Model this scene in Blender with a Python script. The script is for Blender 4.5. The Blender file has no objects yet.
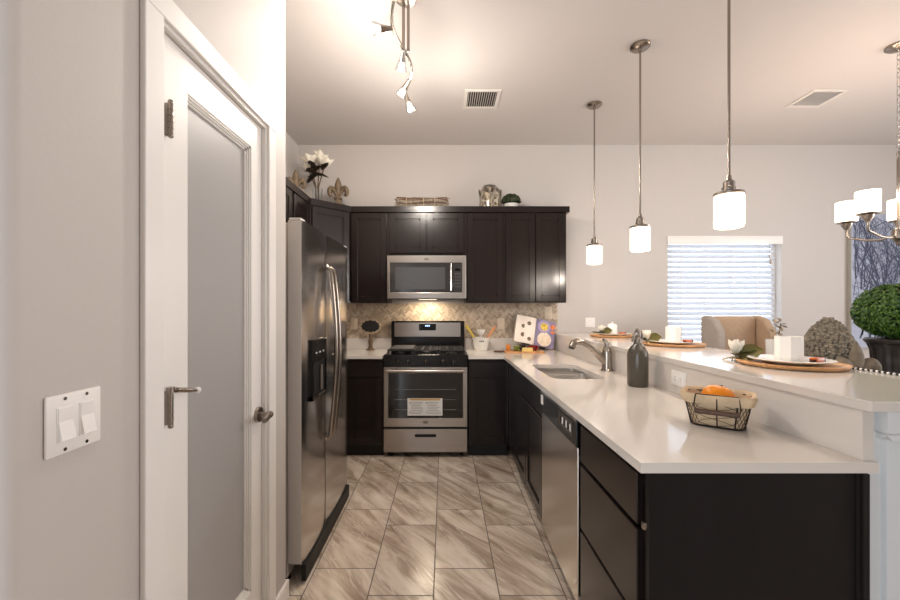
import bpy, bmesh, math, random
from mathutils import Vector, Matrix
S = bpy.context.scene
PI = math.pi
R = math.radians
rnd = random.Random(7)

# ------------------------------------------------------------------ camera
cam = bpy.data.cameras.new('camera'); camo = bpy.data.objects.new('camera', cam)
S.collection.objects.link(camo)
camo.location = (0, 0, 1.33); camo.rotation_euler = (R(90), 0, 0)
cam.sensor_width = 36; cam.sensor_fit = 'HORIZONTAL'; cam.lens = 16.0
cam.shift_x = 6/900; cam.shift_y = 9/900
cam.clip_start = 0.05
S.camera = camo

# ------------------------------------------------------------------ world, exposure
w = bpy.data.worlds.new('world'); S.world = w; w.use_nodes = True
bg = w.node_tree.nodes['Background']
bg.inputs[0].default_value = (0.80, 0.90, 1.0, 1); bg.inputs[1].default_value = 2.6
S.view_settings.view_transform = 'Standard'
S.view_settings.look = 'None'
S.view_settings.exposure = 0.2
S.view_settings.gamma = 1
S.view_settings.use_curve_mapping = False

def lamp(name, kind, loc, energy, color=(1, .89, .78), **k):
    l = bpy.data.lights.new(name, kind); l.energy = energy; l.color = color
    rot = k.pop('rot', None)
    for a, v in k.items(): setattr(l, a, v)
    o = bpy.data.objects.new(name, l); S.collection.objects.link(o); o.location = loc
    if rot: o.rotation_euler = rot
    return o
# daylight entering the great room behind the camera through its glass doors
lamp('daylight_living_room', 'AREA', (-2.1, -2.9, 1.35), 60, (.84, .92, 1.0), shape='RECTANGLE', size=2.0, size_y=2.2, rot=(R(90), 0, 0))

# added fill from the right, out of frame, brightens left walls and refrigerator
lamp('added_fill_right', 'AREA', (5.8, .9, 1.55), 105, (.95, .97, 1.0), shape='RECTANGLE', size=3.2, size_y=2.0, rot=(R(90), 0, R(90)))

# ------------------------------------------------------------------ materials
def lin(c): return tuple(((v/255)/12.92 if v/255 <= .04045 else ((v/255+.055)/1.055)**2.4) for v in c)
class N:
    def __init__(s, name):
        s.m = bpy.data.materials.new(name); s.m.use_nodes = True
        s.t = s.m.node_tree; s.b = s.t.nodes['Principled BSDF']
    def n(s, kind, **k):
        x = s.t.nodes.new(kind)
        for a, v in k.items(): setattr(x, a, v)
        return x
    def l(s, a, b): s.t.links.new(a, b)
    def inp(s, sock, v):
        if hasattr(v, 'is_linked') or isinstance(v, bpy.types.NodeSocket): s.l(v, sock)
        else: sock.default_value = v
    def math(s, op, a, b=0.0, c=None):
        x = s.n('ShaderNodeMath', operation=op)
        s.inp(x.inputs[0], a); s.inp(x.inputs[1], b)
        if c is not None: s.inp(x.inputs[2], c)
        return x.outputs[0]
    def noise(s, vec, scale, detail=4, rough=.55, dist=0.0):
        x = s.n('ShaderNodeTexNoise'); s.inp(x.inputs['Scale'], scale)
        x.inputs['Detail'].default_value = detail; x.inputs['Roughness'].default_value = rough
        x.inputs['Distortion'].default_value = dist
        if vec is not None: s.l(vec, x.inputs['Vector'])
        return x.outputs['Fac']
    def ramp(s, fac, stops):
        x = s.n('ShaderNodeValToRGB'); e = x.color_ramp.elements
        while len(e) < len(stops): e.new(.5)
        for i, (p, c) in enumerate(stops):
            e[i].position = p; e[i].color = (*c, 1) if len(c) == 3 else c
        s.l(fac, x.inputs[0]); return x.outputs[0]
    def mix(s, fac, a, b):
        x = s.n('ShaderNodeMix', data_type='RGBA')
        s.inp(x.inputs[0], fac); s.inp(x.inputs[6], a); s.inp(x.inputs[7], b)
        return x.outputs[2]
    def pos(s): return s.n('ShaderNodeNewGeometry').outputs['Position']
    def obj(s): return s.n('ShaderNodeTexCoord').outputs['Object']
    def mapping(s, vec, scale=(1, 1, 1), rot=(0, 0, 0)):
        x = s.n('ShaderNodeMapping'); x.inputs['Scale'].default_value = scale; x.inputs['Rotation'].default_value = rot
        s.l(vec, x.inputs['Vector']); return x.outputs[0]
    def bump(s, h, strength=.2, dist=.01):
        x = s.n('ShaderNodeBump'); x.inputs['Strength'].default_value = strength; x.inputs['Distance'].default_value = dist
        s.l(h, x.inputs['Height']); s.l(x.outputs[0], s.b.inputs['Normal'])
def c4(c): return (*lin(c), 1)
def mat(name, rgb, rough=.5, metal=0.0, var=0.0, vscale=8, vstretch=(1, 1, 1), bump=0.0, bscale=60, bdist=.004, spec=.5, coat=0, trans=0, emit=0, ecol=None, ior=1.45, alpha=1):
    k = N(name); b = k.b
    b.inputs['Base Color'].default_value = c4(rgb); b.inputs['Roughness'].default_value = rough
    b.inputs['Metallic'].default_value = metal; b.inputs['Specular IOR Level'].default_value = spec
    b.inputs['Coat Weight'].default_value = coat; b.inputs['Coat Roughness'].default_value = .15
    b.inputs['Transmission Weight'].default_value = trans; b.inputs['IOR'].default_value = ior
    b.inputs['Alpha'].default_value = alpha
    if emit:
        b.inputs['Emission Color'].default_value = (*(ecol or lin(rgb)), 1); b.inputs['Emission Strength'].default_value = emit
    if var:
        f = k.noise(k.mapping(k.obj(), vstretch), vscale, 5)
        lo = tuple(v*(1-var) for v in lin(rgb)); hi = tuple(min(1, v*(1+var)) for v in lin(rgb))
        k.l(k.ramp(f, [(.3, lo), (.7, hi)]), b.inputs['Base Color'])
    if bump:
        k.bump(k.noise(k.mapping(k.obj(), vstretch), bscale, 3), bump, bdist)
    return k.m
M = {}
M['wall'] = mat('greige_wall_paint', (198, 191, 186), .55, bump=.12, bscale=90, bdist=.003)
M['ceiling'] = mat('ceiling_paint', (206, 199, 195), .7, bump=.12, bscale=70, bdist=.003)
M['trim'] = mat('white_trim_paint', (236, 232, 228), .32)
M['post'] = mat('pale_grey_post_paint', (214, 216, 217), .4)
M['frost'] = mat('frosted_glass', (186, 183, 182), .4, trans=.25, bump=.03, bscale=200)
M['cab'] = mat('espresso_wood', (27, 19, 17), .23, var=.3, vscale=5, vstretch=(14, 14, 1.2), spec=.5)
M['cabin'] = mat('cabinet_shadow_black', (24, 19, 18), .6)
M['toe'] = mat('toe_kick_black', (26, 21, 19), .6)
M['panel'] = mat('end_panel_dark', (27, 23, 22), .5, var=.12, vscale=3, vstretch=(5, 5, 1), spec=.2)
M['steel'] = mat('brushed_stainless', (205, 198, 191), .2, 1.0, var=.06, vscale=6, vstretch=(60, 60, 1), bump=.02, bscale=30)
M['sinksteel'] = mat('sink_stainless', (226, 222, 218), .33, 1.0)
M['steel_h'] = mat('brushed_stainless_horizontal', (178, 170, 163), .3, 1.0, var=.06, vscale=6, vstretch=(1, 60, 60), bump=.02, bscale=30)
M['fsteel'] = mat('fridge_stainless', (205, 201, 198), .2, 1.0, var=.05, vscale=5, vstretch=(60, 60, 1))
M['fside'] = mat('fridge_lightened_side', (216, 210, 204), .4, 0)  # colour raised to stand in for light on the refrigerator side
M['chrome'] = mat('polished_chrome', (215, 212, 208), .12, 1.0)
M['nickel'] = mat('brushed_nickel', (158, 148, 138), .26, 1.0)
M['black'] = mat('black_enamel', (14, 13, 13), .18)
M['blackm'] = mat('black_matte', (17, 16, 16), .55)
M['iron'] = mat('cast_iron', (52, 50, 49), .5, .2, bump=.1)
M['ironlight'] = mat('griddle_grey_iron', (120, 117, 114), .38, .7)
M['oglass'] = mat('oven_glass', (22, 19, 18), .06, coat=.5)
M['mglass'] = mat('microwave_glass', (52, 50, 50), .1, coat=.5)
M['mpanel'] = mat('microwave_mesh_window', (84, 84, 86), .2)
M['white'] = mat('white_ceramic', (238, 234, 228), .18)
M['plastic'] = mat('white_plastic', (240, 236, 232), .3)
M['slot'] = mat('dark_slot', (40, 38, 36), .6)
M['ivory'] = mat('ivory_plastic', (226, 208, 186), .35)
M['display'] = mat('display_black', (10, 12, 16), .1)
M['digit'] = mat('display_digit', (150, 190, 255), .5, emit=2.5)
M['wood'] = mat('light_wood', (196, 142, 92), .45, var=.25, vscale=5, vstretch=(2, 18, 2))
M['woodd'] = mat('walnut_wood', (84, 60, 46), .5, var=.25, vscale=5, vstretch=(2, 14, 2))
M['charger'] = mat('tan_wood_charger', (214, 170, 122), .42, var=.3, vscale=9, vstretch=(2, 12, 2))
M['glass'] = mat('clear_glass', (245, 248, 248), .02, trans=1, ior=1.45)
k = N('window_pane_glass'); tb_ = k.n('ShaderNodeBsdfTransparent'); gl_ = k.n('ShaderNodeBsdfGlossy'); gl_.inputs['Roughness'].default_value = .02
mx_ = k.n('ShaderNodeMixShader'); mx_.inputs[0].default_value = .06
k.l(tb_.outputs[0], mx_.inputs[1]); k.l(gl_.outputs[0], mx_.inputs[2]); k.l(mx_.outputs[0], k.t.nodes['Material Output'].inputs[0]); M['pane'] = k.m
M['smoke'] = mat('smoky_glass', (92, 85, 74), .22, trans=.35, bump=.35, bscale=160, bdist=.002)
M['pewter'] = mat('pewter', (128, 120, 112), .35, .85)
M['amber'] = mat('amber_brown', (186, 88, 30), .3)
M['ambd'] = mat('dark_chocolate', (50, 26, 18), .35)
M['petal'] = mat('magnolia_petal', (240, 232, 216), .5)
M['leaf'] = mat('magnolia_leaf', (62, 68, 34), .3, var=.2)
M['leafb'] = mat('magnolia_leaf_back', (96, 90, 48), .45, var=.2)
M['leafd'] = mat('dark_brown_leaf', (44, 34, 26), .4)
M['stem'] = mat('stem_brown', (96, 74, 52), .6)
M['ribbon'] = mat('raffia_ribbon', (196, 178, 150), .6, var=.3, vscale=40)
M['stone'] = mat('carved_grey_stone', (142, 132, 116), .8, var=.32, vscale=18, bump=.5, bscale=45, bdist=.006)
M['stoned'] = mat('aged_brown_stone', (120, 108, 92), .75, var=.35, vscale=14, bump=.4, bscale=40, bdist=.006)
M['bronze'] = mat('weathered_taupe', (112, 95, 74), .5, var=.4, vscale=20, bump=.3, bscale=40)
M['urn'] = mat('dark_pewter_urn', (72, 66, 64), .42, .35, var=.4, vscale=16, bump=.3, bscale=30)
M['orange'] = mat('orange_peel', (240, 142, 18), .38, bump=.25, bscale=260, bdist=.001)
M['liner'] = mat('linen_liner', (206, 182, 150), .8, var=.12, vscale=30, bump=.3, bscale=200, bdist=.001)
M['wire'] = mat('dark_wire', (52, 42, 36), .45, .6)
M['beige'] = mat('beige_upholstery', (182, 154, 128), .85, var=.08, vscale=60, bump=.2, bscale=300, bdist=.001)
M['greyf'] = mat('grey_upholstery', (172, 160, 150), .85, var=.08, vscale=60, bump=.2, bscale=300, bdist=.001)
M['chalk'] = mat('chalkboard_black', (22, 19, 20), .6)
M['cream'] = mat('cream_plaque', (190, 168, 140), .5, var=.2, vscale=30)
M['page'] = mat('book_page', (240, 226, 212), .5)
M['cover'] = mat('book_cover_tan', (176, 160, 142), .5)
M['lav'] = mat('lavender_print', (140, 128, 160), .5)
M['food1'] = mat('food_yellow_print', (236, 186, 70), .5, var=.5, vscale=60)
M['food2'] = mat('food_orange_print', (222, 120, 66), .5, var=.4, vscale=60)
M['foodw'] = mat('food_pale_print', (238, 214, 190), .5, var=.2, vscale=60)
M['photo'] = mat('food_brown_print', (112, 94, 74), .5, var=.5, vscale=80)
M['cheeseo'] = mat('orange_cheese', (206, 120, 34), .5)
M['cheesey'] = mat('yellow_cheese', (232, 200, 120), .5)
M['grapeg'] = mat('green_grape', (116, 120, 44), .25)
M['graper'] = mat('red_grape', (130, 22, 26), .25)
M['graped'] = mat('dark_grape', (48, 32, 36), .25)
M['uyel'] = mat('yellow_handle', (206, 178, 80), .5)
M['uor'] = mat('orange_wood_handle', (214, 150, 104), .5)
M['label'] = mat('paper_label', (226, 224, 222), .6)
M['labelo'] = mat('label_orange_band', (206, 160, 84), .6)
M['ink'] = mat('grey_ink', (120, 118, 116), .7)
M['twig'] = mat('twig_brown', (112, 86, 72), .8, var=.45, vscale=40)
M['twigl'] = mat('twig_grey', (150, 136, 120), .8, var=.45, vscale=40)
M['vent'] = mat('vent_grey', (220, 213, 207), .5)
M['ventd'] = mat('vent_dark', (34, 32, 32), .8)
M['grout'] = mat('tile_grout', (190, 176, 156), .8)
tones = [(200, 180, 158), (184, 164, 142), (210, 193, 172), (164, 144, 124)]
for i, c in enumerate(tones): M['mos%d' % i] = mat('mosaic_stone_tone_' + 'abcd'[i], c, .38, var=.15, vscale=25)
M['tabletop'] = mat('dark_dining_wood', (62, 44, 34), .35, var=.3, vscale=4, vstretch=(14, 2, 2))

def shade_glass(name, strength):
    return mat(name, (255, 236, 214), .3, emit=strength, ecol=(1, .84, .66))
M['shade'] = shade_glass('opal_pendant_glass', 3.2)
M['bulb'] = mat('halogen_bulb', (255, 240, 220), .3, emit=40, ecol=(1, .88, .72))

# slats let a little daylight through
k = N('white_blind_slat'); k.b.inputs['Base Color'].default_value = c4((222, 226, 233)); k.b.inputs['Roughness'].default_value = .4
tr = k.n('ShaderNodeBsdfTranslucent'); tr.inputs[0].default_value = c4((228, 234, 244))
ms = k.n('ShaderNodeMixShader'); ms.inputs[0].default_value = .26
k.l(k.b.outputs[0], ms.inputs[1]); k.l(tr.outputs[0], ms.inputs[2]); k.l(ms.outputs[0], k.t.nodes['Material Output'].inputs[0])
M['slat'] = k.m

# quartz
k = N('white_quartz'); k.b.inputs['Roughness'].default_value = .1; k.b.inputs['Coat Weight'].default_value = .2
p = k.pos(); v = k.noise(p, 1.6, 8, .6, 1.5)
ve = k.ramp(k.math('ABSOLUTE', k.math('SUBTRACT', v, .5)), [(0, (.30, .27, .24)), (.018, (0, 0, 0))])
k.l(k.mix(k.math('MULTIPLY', k.noise(p, 3, 2), .25), c4((219, 211, 203)), c4((198, 188, 178))), k.b.inputs['Base Color'])
M['quartz'] = k.m

# floor tile 12x24 with diagonal veining
k = N('veined_porcelain_tile'); p = k.pos()
sx = k.n('ShaderNodeSeparateXYZ'); k.l(p, sx.inputs[0]); X, Y = sx.outputs[0], sx.outputs[1]
TW, TL = .3053, .606
cx = k.math('DIVIDE', k.math('ADD', X, .048 + TW*40), TW); col = k.math('FLOOR', cx); fx = k.math('SUBTRACT', cx, col)
par = k.math('MODULO', col, 2.0)
yo = k.math('ADD', k.math('SUBTRACT', Y, 1.857 - TL*40), k.math('MULTIPLY', par, -.2 if True else 0))
# columns 39, 41 (left of x=-.048 / right of .255) carry one joint phase, the others the second
yo = k.math('SUBTRACT', k.math('ADD', Y, TL*40), k.math('SUBTRACT', 2.05, k.math('MULTIPLY', par, .193)))
cy = k.math('DIVIDE', yo, TL); row = k.math('FLOOR', cy); fy = k.math('SUBTRACT', cy, row)
ex = k.math('MULTIPLY', k.math('MINIMUM', fx, k.math('SUBTRACT', 1.0, fx)), TW)
ey = k.math('MULTIPLY', k.math('MINIMUM', fy, k.math('SUBTRACT', 1.0, fy)), TL)
grout = k.math('LESS_THAN', k.math('MINIMUM', ex, ey), .0028)
cmb = k.n('ShaderNodeCombineXYZ'); k.l(col, cmb.inputs[0]); k.l(row, cmb.inputs[1])
wn = k.n('ShaderNodeTexWhiteNoise', noise_dimensions='2D'); k.l(cmb.outputs[0], wn.inputs['Vector'])
off = k.n('ShaderNodeVectorMath', operation='SCALE'); k.l(wn.outputs['Color'], off.inputs[0]); off.inputs['Scale'].default_value = 7
add = k.n('ShaderNodeVectorMath', operation='ADD'); k.l(p, add.inputs[0]); k.l(off.outputs[0], add.inputs[1])
rv = k.n('ShaderNodeVectorRotate', rotation_type='Z_AXIS'); k.l(add.outputs[0], rv.inputs['Vector']); rv.inputs['Angle'].default_value = R(52)
warp = k.noise(rv.outputs[0], 2.2, 3)
st = k.mapping(rv.outputs[0], (1.3, 6.5, 1))
n1 = k.noise(st, 1.5, 7, .62, .7)
n2 = k.noise(k.mapping(rv.outputs[0], (1.1, 9, 1)), 1.5, 3, .5, .35)
base = k.ramp(n1, [(.26, lin((128, 108, 91))), (.43, lin((182, 164, 146))), (.56, lin((220, 205, 188))), (.74, lin((240, 232, 220)))])
vein = k.ramp(k.math('ABSOLUTE', k.math('SUBTRACT', n2, .52)), [(0, (1, 1, 1)), (.014, (0, 0, 0))])
colr = k.mix(k.math('MULTIPLY', vein, .75), base, c4((226, 216, 204)))
colr = k.mix(k.math('MULTIPLY', k.math('SUBTRACT', wn.outputs['Value'], .2), .22), colr, c4((168, 146, 132)))
colr = k.mix(grout, colr, c4((104, 92, 82)))
k.l(colr, k.b.inputs['Base Color'])
k.l(k.math('ADD', .2, k.math('MULTIPLY', grout, .5)), k.b.inputs['Roughness'])
k.bump(k.math('SUBTRACT', 1.0, grout), .3, .003)
M['tile'] = k.m

# boxwood leaf colours vary leaf by leaf
k = N('boxwood_leaves'); k.b.inputs['Roughness'].default_value = .45
k.l(k.ramp(k.noise(k.obj(), 70, 2), [(.3, lin((34, 60, 16))), (.55, lin((70, 108, 34))), (.75, lin((126, 156, 66)))]), k.b.inputs['Base Color'])
M['box'] = k.m
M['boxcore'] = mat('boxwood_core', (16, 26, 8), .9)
k = N('dark_herb'); k.b.inputs['Roughness'].default_value = .6
k.l(k.ramp(k.noise(k.obj(), 60, 2), [(.3, lin((28, 34, 16))), (.7, lin((62, 74, 36)))]), k.b.inputs['Base Color'])
M['herb'] = k.m
# winter tree picture
k = N('winter_trees_canvas'); k.b.inputs['Roughness'].default_value = .7
o = k.obj()
c_ = k.mix(k.noise(o, 9, 6, .7), c4((128, 138, 168)), c4((214, 220, 236)))
k.l(c_, k.b.inputs['Base Color']); M['canvas'] = k.m
M['canvedge'] = mat('canvas_edge', (176, 172, 164), .7)
# mercury glass
k = N('mercury_glass'); k.b.inputs['Roughness'].default_value = .15; k.b.inputs['Metallic'].default_value = .8
vo = k.n('ShaderNodeTexVoronoi'); vo.inputs['Scale'].default_value = 45; k.l(k.obj(), vo.inputs['Vector'])
k.l(k.ramp(k.noise(vo.outputs['Color'], 3, 1), [(.3, lin((90, 78, 62))), (.5, lin((190, 180, 160))), (.7, lin((236, 232, 226)))]), k.b.inputs['Base Color'])
M['mercury'] = k.m

# ------------------------------------------------------------------ mesh helpers
ORG = {}
class MB:
    def __init__(s):
        s.bm = bmesh.new(); s.cur = 0; s.mats = []; s.lay = s.bm.faces.layers.int.new('done')
    def _fin(s):
        for f in s.bm.faces:
            if not f[s.lay]: f.material_index = s.cur; f[s.lay] = 1
    def setm(s, i): s._fin(); s.cur = i; return s
    def box(s, x0, x1, y0, y1, z0, z1, bev=0, seg=2):
        g = bmesh.ops.create_cube(s.bm, size=1, matrix=Matrix.Translation(((x0+x1)/2, (y0+y1)/2, (z0+z1)/2)) @ Matrix.Diagonal((abs(x1-x0), abs(y1-y0), abs(z1-z0), 1)))
        if bev:
            es = list({e for v in g['verts'] for e in v.link_edges})
            bmesh.ops.bevel(s.bm, geom=es, offset=bev, segments=seg, profile=.5, affect='EDGES', clamp_overlap=True)
        return s
    def prism(s, poly, z0, z1, mtx=None):
        f = lambda p, z: (mtx @ Vector((p[0], p[1], z))) if mtx else Vector((p[0], p[1], z))
        a = [s.bm.verts.new(f(p, z0)) for p in poly]; b = [s.bm.verts.new(f(p, z1)) for p in poly]
        n = len(poly)
        try:
            s.bm.faces.new(a[::-1]); s.bm.faces.new(b)
            for i in range(n): s.bm.faces.new((a[i], a[(i+1) % n], b[(i+1) % n], b[i]))
        except ValueError: pass
        return s
    def tube(s, pts, r, seg=10, caps=True, closed=False):
        pts = [Vector(p) for p in pts]; n = len(pts)
        rs = r if isinstance(r, (list, tuple)) else [r]*n
        rings = []; prev = None
        for i, p in enumerate(pts):
            if closed: t = pts[(i+1) % n] - pts[i-1]
            else: t = pts[min(i+1, n-1)] - pts[max(i-1, 0)]
            t.normalize()
            if prev is None:
                u = t.orthogonal().normalized()
            else:
                u = prev - t*prev.dot(t); u = u.normalized() if u.length > 1e-6 else t.orthogonal().normalized()
            prev = u; v = t.cross(u)
            rings.append([s.bm.verts.new(p + (u*math.cos(2*PI*j/seg) + v*math.sin(2*PI*j/seg))*rs[i]) for j in range(seg)])
        for i in range(n if closed else n-1):
            a, b = rings[i], rings[(i+1) % n]
            for j in range(seg):
                try: s.bm.faces.new((a[j], a[(j+1) % seg], b[(j+1) % seg], b[j]))
                except ValueError: pass
        if caps and not closed:
            s.bm.faces.new(rings[0][::-1]); s.bm.faces.new(rings[-1])
        return s
    def cyl(s, p, q, r, r2=None, seg=20): return s.tube([p, q], [r, r if r2 is None else r2], seg)
    def lathe(s, prof, c=(0, 0, 0), seg=32, flute=0, famp=0.0, mtx=None, sy=1.0):
        rings = []
        for r, z in prof:
            ring = []
            if r < 1e-5:
                p = Vector((c[0], c[1], c[2]+z)); ring = [s.bm.verts.new(mtx @ p if mtx else p)]
            else:
                for j in range(seg):
                    a = 2*PI*j/seg; rr = r*(1 + famp*math.cos(flute*a)) if flute else r
                    p = Vector((c[0]+rr*math.cos(a), c[1]+rr*math.sin(a)*sy, c[2]+z)); ring.append(s.bm.verts.new(mtx @ p if mtx else p))
            rings.append(ring)
        for a, b in zip(rings, rings[1:]):
            if len(a) == 1 and len(b) == 1: continue
            for j in range(seg):
                q = (j+1) % seg
                if len(a) == 1: s.bm.faces.new((a[0], b[q], b[j]))
                elif len(b) == 1: s.bm.faces.new((a[j], a[q], b[0]))
                else: s.bm.faces.new((a[j], a[q], b[q], b[j]))
        return s
    def ball(s, c, r, seg=20, rings=12, rot=None):
        if not isinstance(r, (tuple, list)): r = (r, r, r)
        m = Matrix.Translation(c) @ (rot or Matrix()) @ Matrix.Diagonal((*r, 1))
        bmesh.ops.create_uvsphere(s.bm, u_segments=seg, v_segments=rings, radius=1, matrix=m); return s
    def quad(s, *ps):
        s.bm.faces.new([s.bm.verts.new(p) for p in ps]); return s
    def add(s, o, mtx=None):
        o._fin(); t = bpy.data.meshes.new('t'); o.bm.to_mesh(t); o.bm.free()
        if mtx: t.transform(mtx)
        s._fin(); s.bm.from_mesh(t); bpy.data.meshes.remove(t); return s
    def patch(s, fn, nu, nv):
        g = [[s.bm.verts.new(fn(i/nu, j/nv)) for j in range(nv+1)] for i in range(nu+1)]
        for i in range(nu):
            for j in range(nv): s.bm.faces.new((g[i][j], g[i+1][j], g[i+1][j+1], g[i][j+1]))
        return s
    def plan(s, xs, ys, inc, z0, z1):
        nx, ny = len(xs)-1, len(ys)-1; V = {}
        def v(i, j, z):
            if (i, j, z) not in V: V[i, j, z] = s.bm.verts.new((xs[i], ys[j], z))
            return V[i, j, z]
        I = lambda i, j: 0 <= i < nx and 0 <= j < ny and inc((xs[i]+xs[i+1])/2, (ys[j]+ys[j+1])/2)
        for i in range(nx):
            for j in range(ny):
                if not I(i, j): continue
                s.bm.faces.new((v(i, j, z1), v(i+1, j, z1), v(i+1, j+1, z1), v(i, j+1, z1)))
                s.bm.faces.new((v(i, j, z0), v(i, j+1, z0), v(i+1, j+1, z0), v(i+1, j, z0)))
                if not I(i-1, j): s.bm.faces.new((v(i, j, z0), v(i, j, z1), v(i, j+1, z1), v(i, j+1, z0)))
                if not I(i+1, j): s.bm.faces.new((v(i+1, j, z0), v(i+1, j+1, z0), v(i+1, j+1, z1), v(i+1, j, z1)))
                if not I(i, j-1): s.bm.faces.new((v(i, j, z0), v(i+1, j, z0), v(i+1, j, z1), v(i, j, z1)))
                if not I(i, j+1): s.bm.faces.new((v(i, j+1, z0), v(i, j+1, z1), v(i+1, j+1, z1), v(i+1, j+1, z0)))
        return s
    def build(s, name, m, parent=None, smooth=35, normals=True):
        s._fin()
        if parent is not None:
            o_ = ORG.get(parent.name, Vector((0, 0, 0)))
            if o_.length: bmesh.ops.translate(s.bm, verts=s.bm.verts, vec=-o_)
        if normals: bmesh.ops.recalc_face_normals(s.bm, faces=s.bm.faces)
        me = bpy.data.meshes.new(name); s.bm.faces.layers.int.remove(s.lay); s.bm.to_mesh(me); s.bm.free()
        for q in (m if isinstance(m, (list, tuple)) else [m]): me.materials.append(q)
        if smooth:
            for pl in me.polygons: pl.use_smooth = True
            me.set_sharp_from_angle(angle=R(smooth))
        ob = bpy.data.objects.new(name, me); S.collection.objects.link(ob)
        if parent is not None:
            ob.parent = parent; ORG[ob.name] = ORG.get(parent.name, Vector((0, 0, 0)))
        return ob
def tag(o, label=None, cat=None, group=None, kind=None):
    if label: o['label'] = label
    if cat: o['category'] = cat
    if group: o['group'] = group
    if kind: o['kind'] = kind
    return o
def thing(name, label, cat, loc=(0, 0, 0), group=None, kind=None):
    o = bpy.data.objects.new(name, None); S.collection.objects.link(o); o.location = loc; o.empty_display_size = .05
    ORG[o.name] = Vector(loc); return tag(o, label, cat, group, kind)
def copy_tree(o, parent=None):
    c = o.copy(); S.collection.objects.link(c)
    if parent is not None: c.parent = parent
    for ch in list(o.children): copy_tree(ch, c)
    return c
def B(*a, **k): return MB().box(*a, **k)
def struct(o): o['kind'] = 'structure'; return o
def arc(cx, cy, r, a0, a1, n): return [(cx+r*math.cos(R(a0+(a1-a0)*i/n)), cy+r*math.sin(R(a0+(a1-a0)*i/n))) for i in range(n+1)]

# ------------------------------------------------------------------ the room
WB, CH = 4.19, 3.05          # back wall plane, ceiling height
XL, XR = -1.534, 5.9         # kitchen left wall, dining right wall
PX = -.727                   # pantry wall plane
struct(B(-3.4, 6.0, -3.0, 4.4, -.1, 0).build('floor', M['tile'], smooth=0))
struct(B(-3.4, 6.0, -3.0, 4.4, CH, CH+.1).build('ceiling', M['ceiling'], smooth=0))
WX0, WX1, WZ0, WZ1 = 2.345, 3.535, .86, 2.09
b = MB()
b.box(-2.0, WX0, WB, WB+.16, 0, CH); b.box(WX1, 6.0, WB, WB+.16, 0, CH)
b.box(WX0, WX1, WB, WB+.16, 0, WZ0); b.box(WX0, WX1, WB, WB+.16, WZ1, CH)
struct(b.build('wall_back', M['wall'], smooth=0))
struct(B(XL-.12, XL, 1.835, WB, 0, CH).build('wall_left', M['wall'], smooth=0))
struct(B(XR, XR+.12, -3.0, WB+.16, 0, CH).build('wall_right', M['wall'], smooth=0))
b = MB(); b.box(-3.4, -3.2, -3.1, -3.0, 0, CH); b.box(-1.0, 6.0, -3.1, -3.0, 0, CH); b.box(-3.2, -1.0, -3.1, -3.0, 2.5, CH)
struct(b.build('wall_rear', M['wall'], smooth=0))
struct(B(-3.5, -3.4, -3.1, .775, 0, CH).build('wall_hall', M['wall'], smooth=0))
# pantry walls with a doorway and a rounded corner towards the camera
DY0, DY1, DZ = 1.02, 1.632, 2.075
b = MB()
Rr = .035
near = arc(PX-Rr, .655+Rr, Rr, -90, 0, 8)
b.prism(near + [(PX, DY0), (PX-.12, DY0), (PX-.12, .775), (-3.3, .775), (-3.3, .655)], 0, CH)
b.prism([(PX, DY1), (PX, 1.835), (XL-.12, 1.835), (XL-.12, 1.72), (PX-.12, 1.72), (PX-.12, DY1)], 0, CH)
b.box(PX-.12, PX, DY0, DY1, DZ, CH)
struct(b.build('wall_pantry', M['wall'], smooth=40))
struct(B(XL-.12, XL-.02, .775, 1.72, 0, CH).build('wall_pantry_rear', M['wall'], smooth=0))
# door casing
b = MB()
CF = PX+.015
for y0, y1 in ((DY0-.066, DY0), (DY1, DY1+.066)):
    b.box(PX+.0005, CF, y0, y1, 0, DZ, .003, 2)
b.box(PX+.0005, CF, DY0-.066, DY1+.066, DZ+.0002, DZ+.066, .003, 2)
b.box(PX-.118, PX+.004, DY0+.0005, DY0+.012, 0, DZ-.0125); b.box(PX-.118, PX+.004, DY1-.012, DY1-.0005, 0, DZ-.0125); b.box(PX-.118, PX+.004, DY0+.0005, DY1-.0005, DZ-.012, DZ-.0005)
b.box(PX-.075, PX-.052, DY0+.0125, DY0+.024, 0, DZ-.0245); b.box(PX-.075, PX-.052, DY1-.024, DY1-.0125, 0, DZ-.0245); b.box(PX-.075, PX-.052, DY0+.0125, DY1-.0125, DZ-.024, DZ-.0125)
struct(b.build('trim_1', M['trim'], smooth=0))
b = MB()
b.box(PX, PX+.013, DY1+.066, 1.848, 0, .085, .004); b.box(PX-.08, PX, 1.835, 1.848, 0, .085, .004)
struct(b.build('baseboard_left', M['trim'], smooth=0))
struct(B(1.75, XR, WB-.013, WB, 0, .085, bev=.004).build('baseboard_back', M['trim'], smooth=0))
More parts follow.
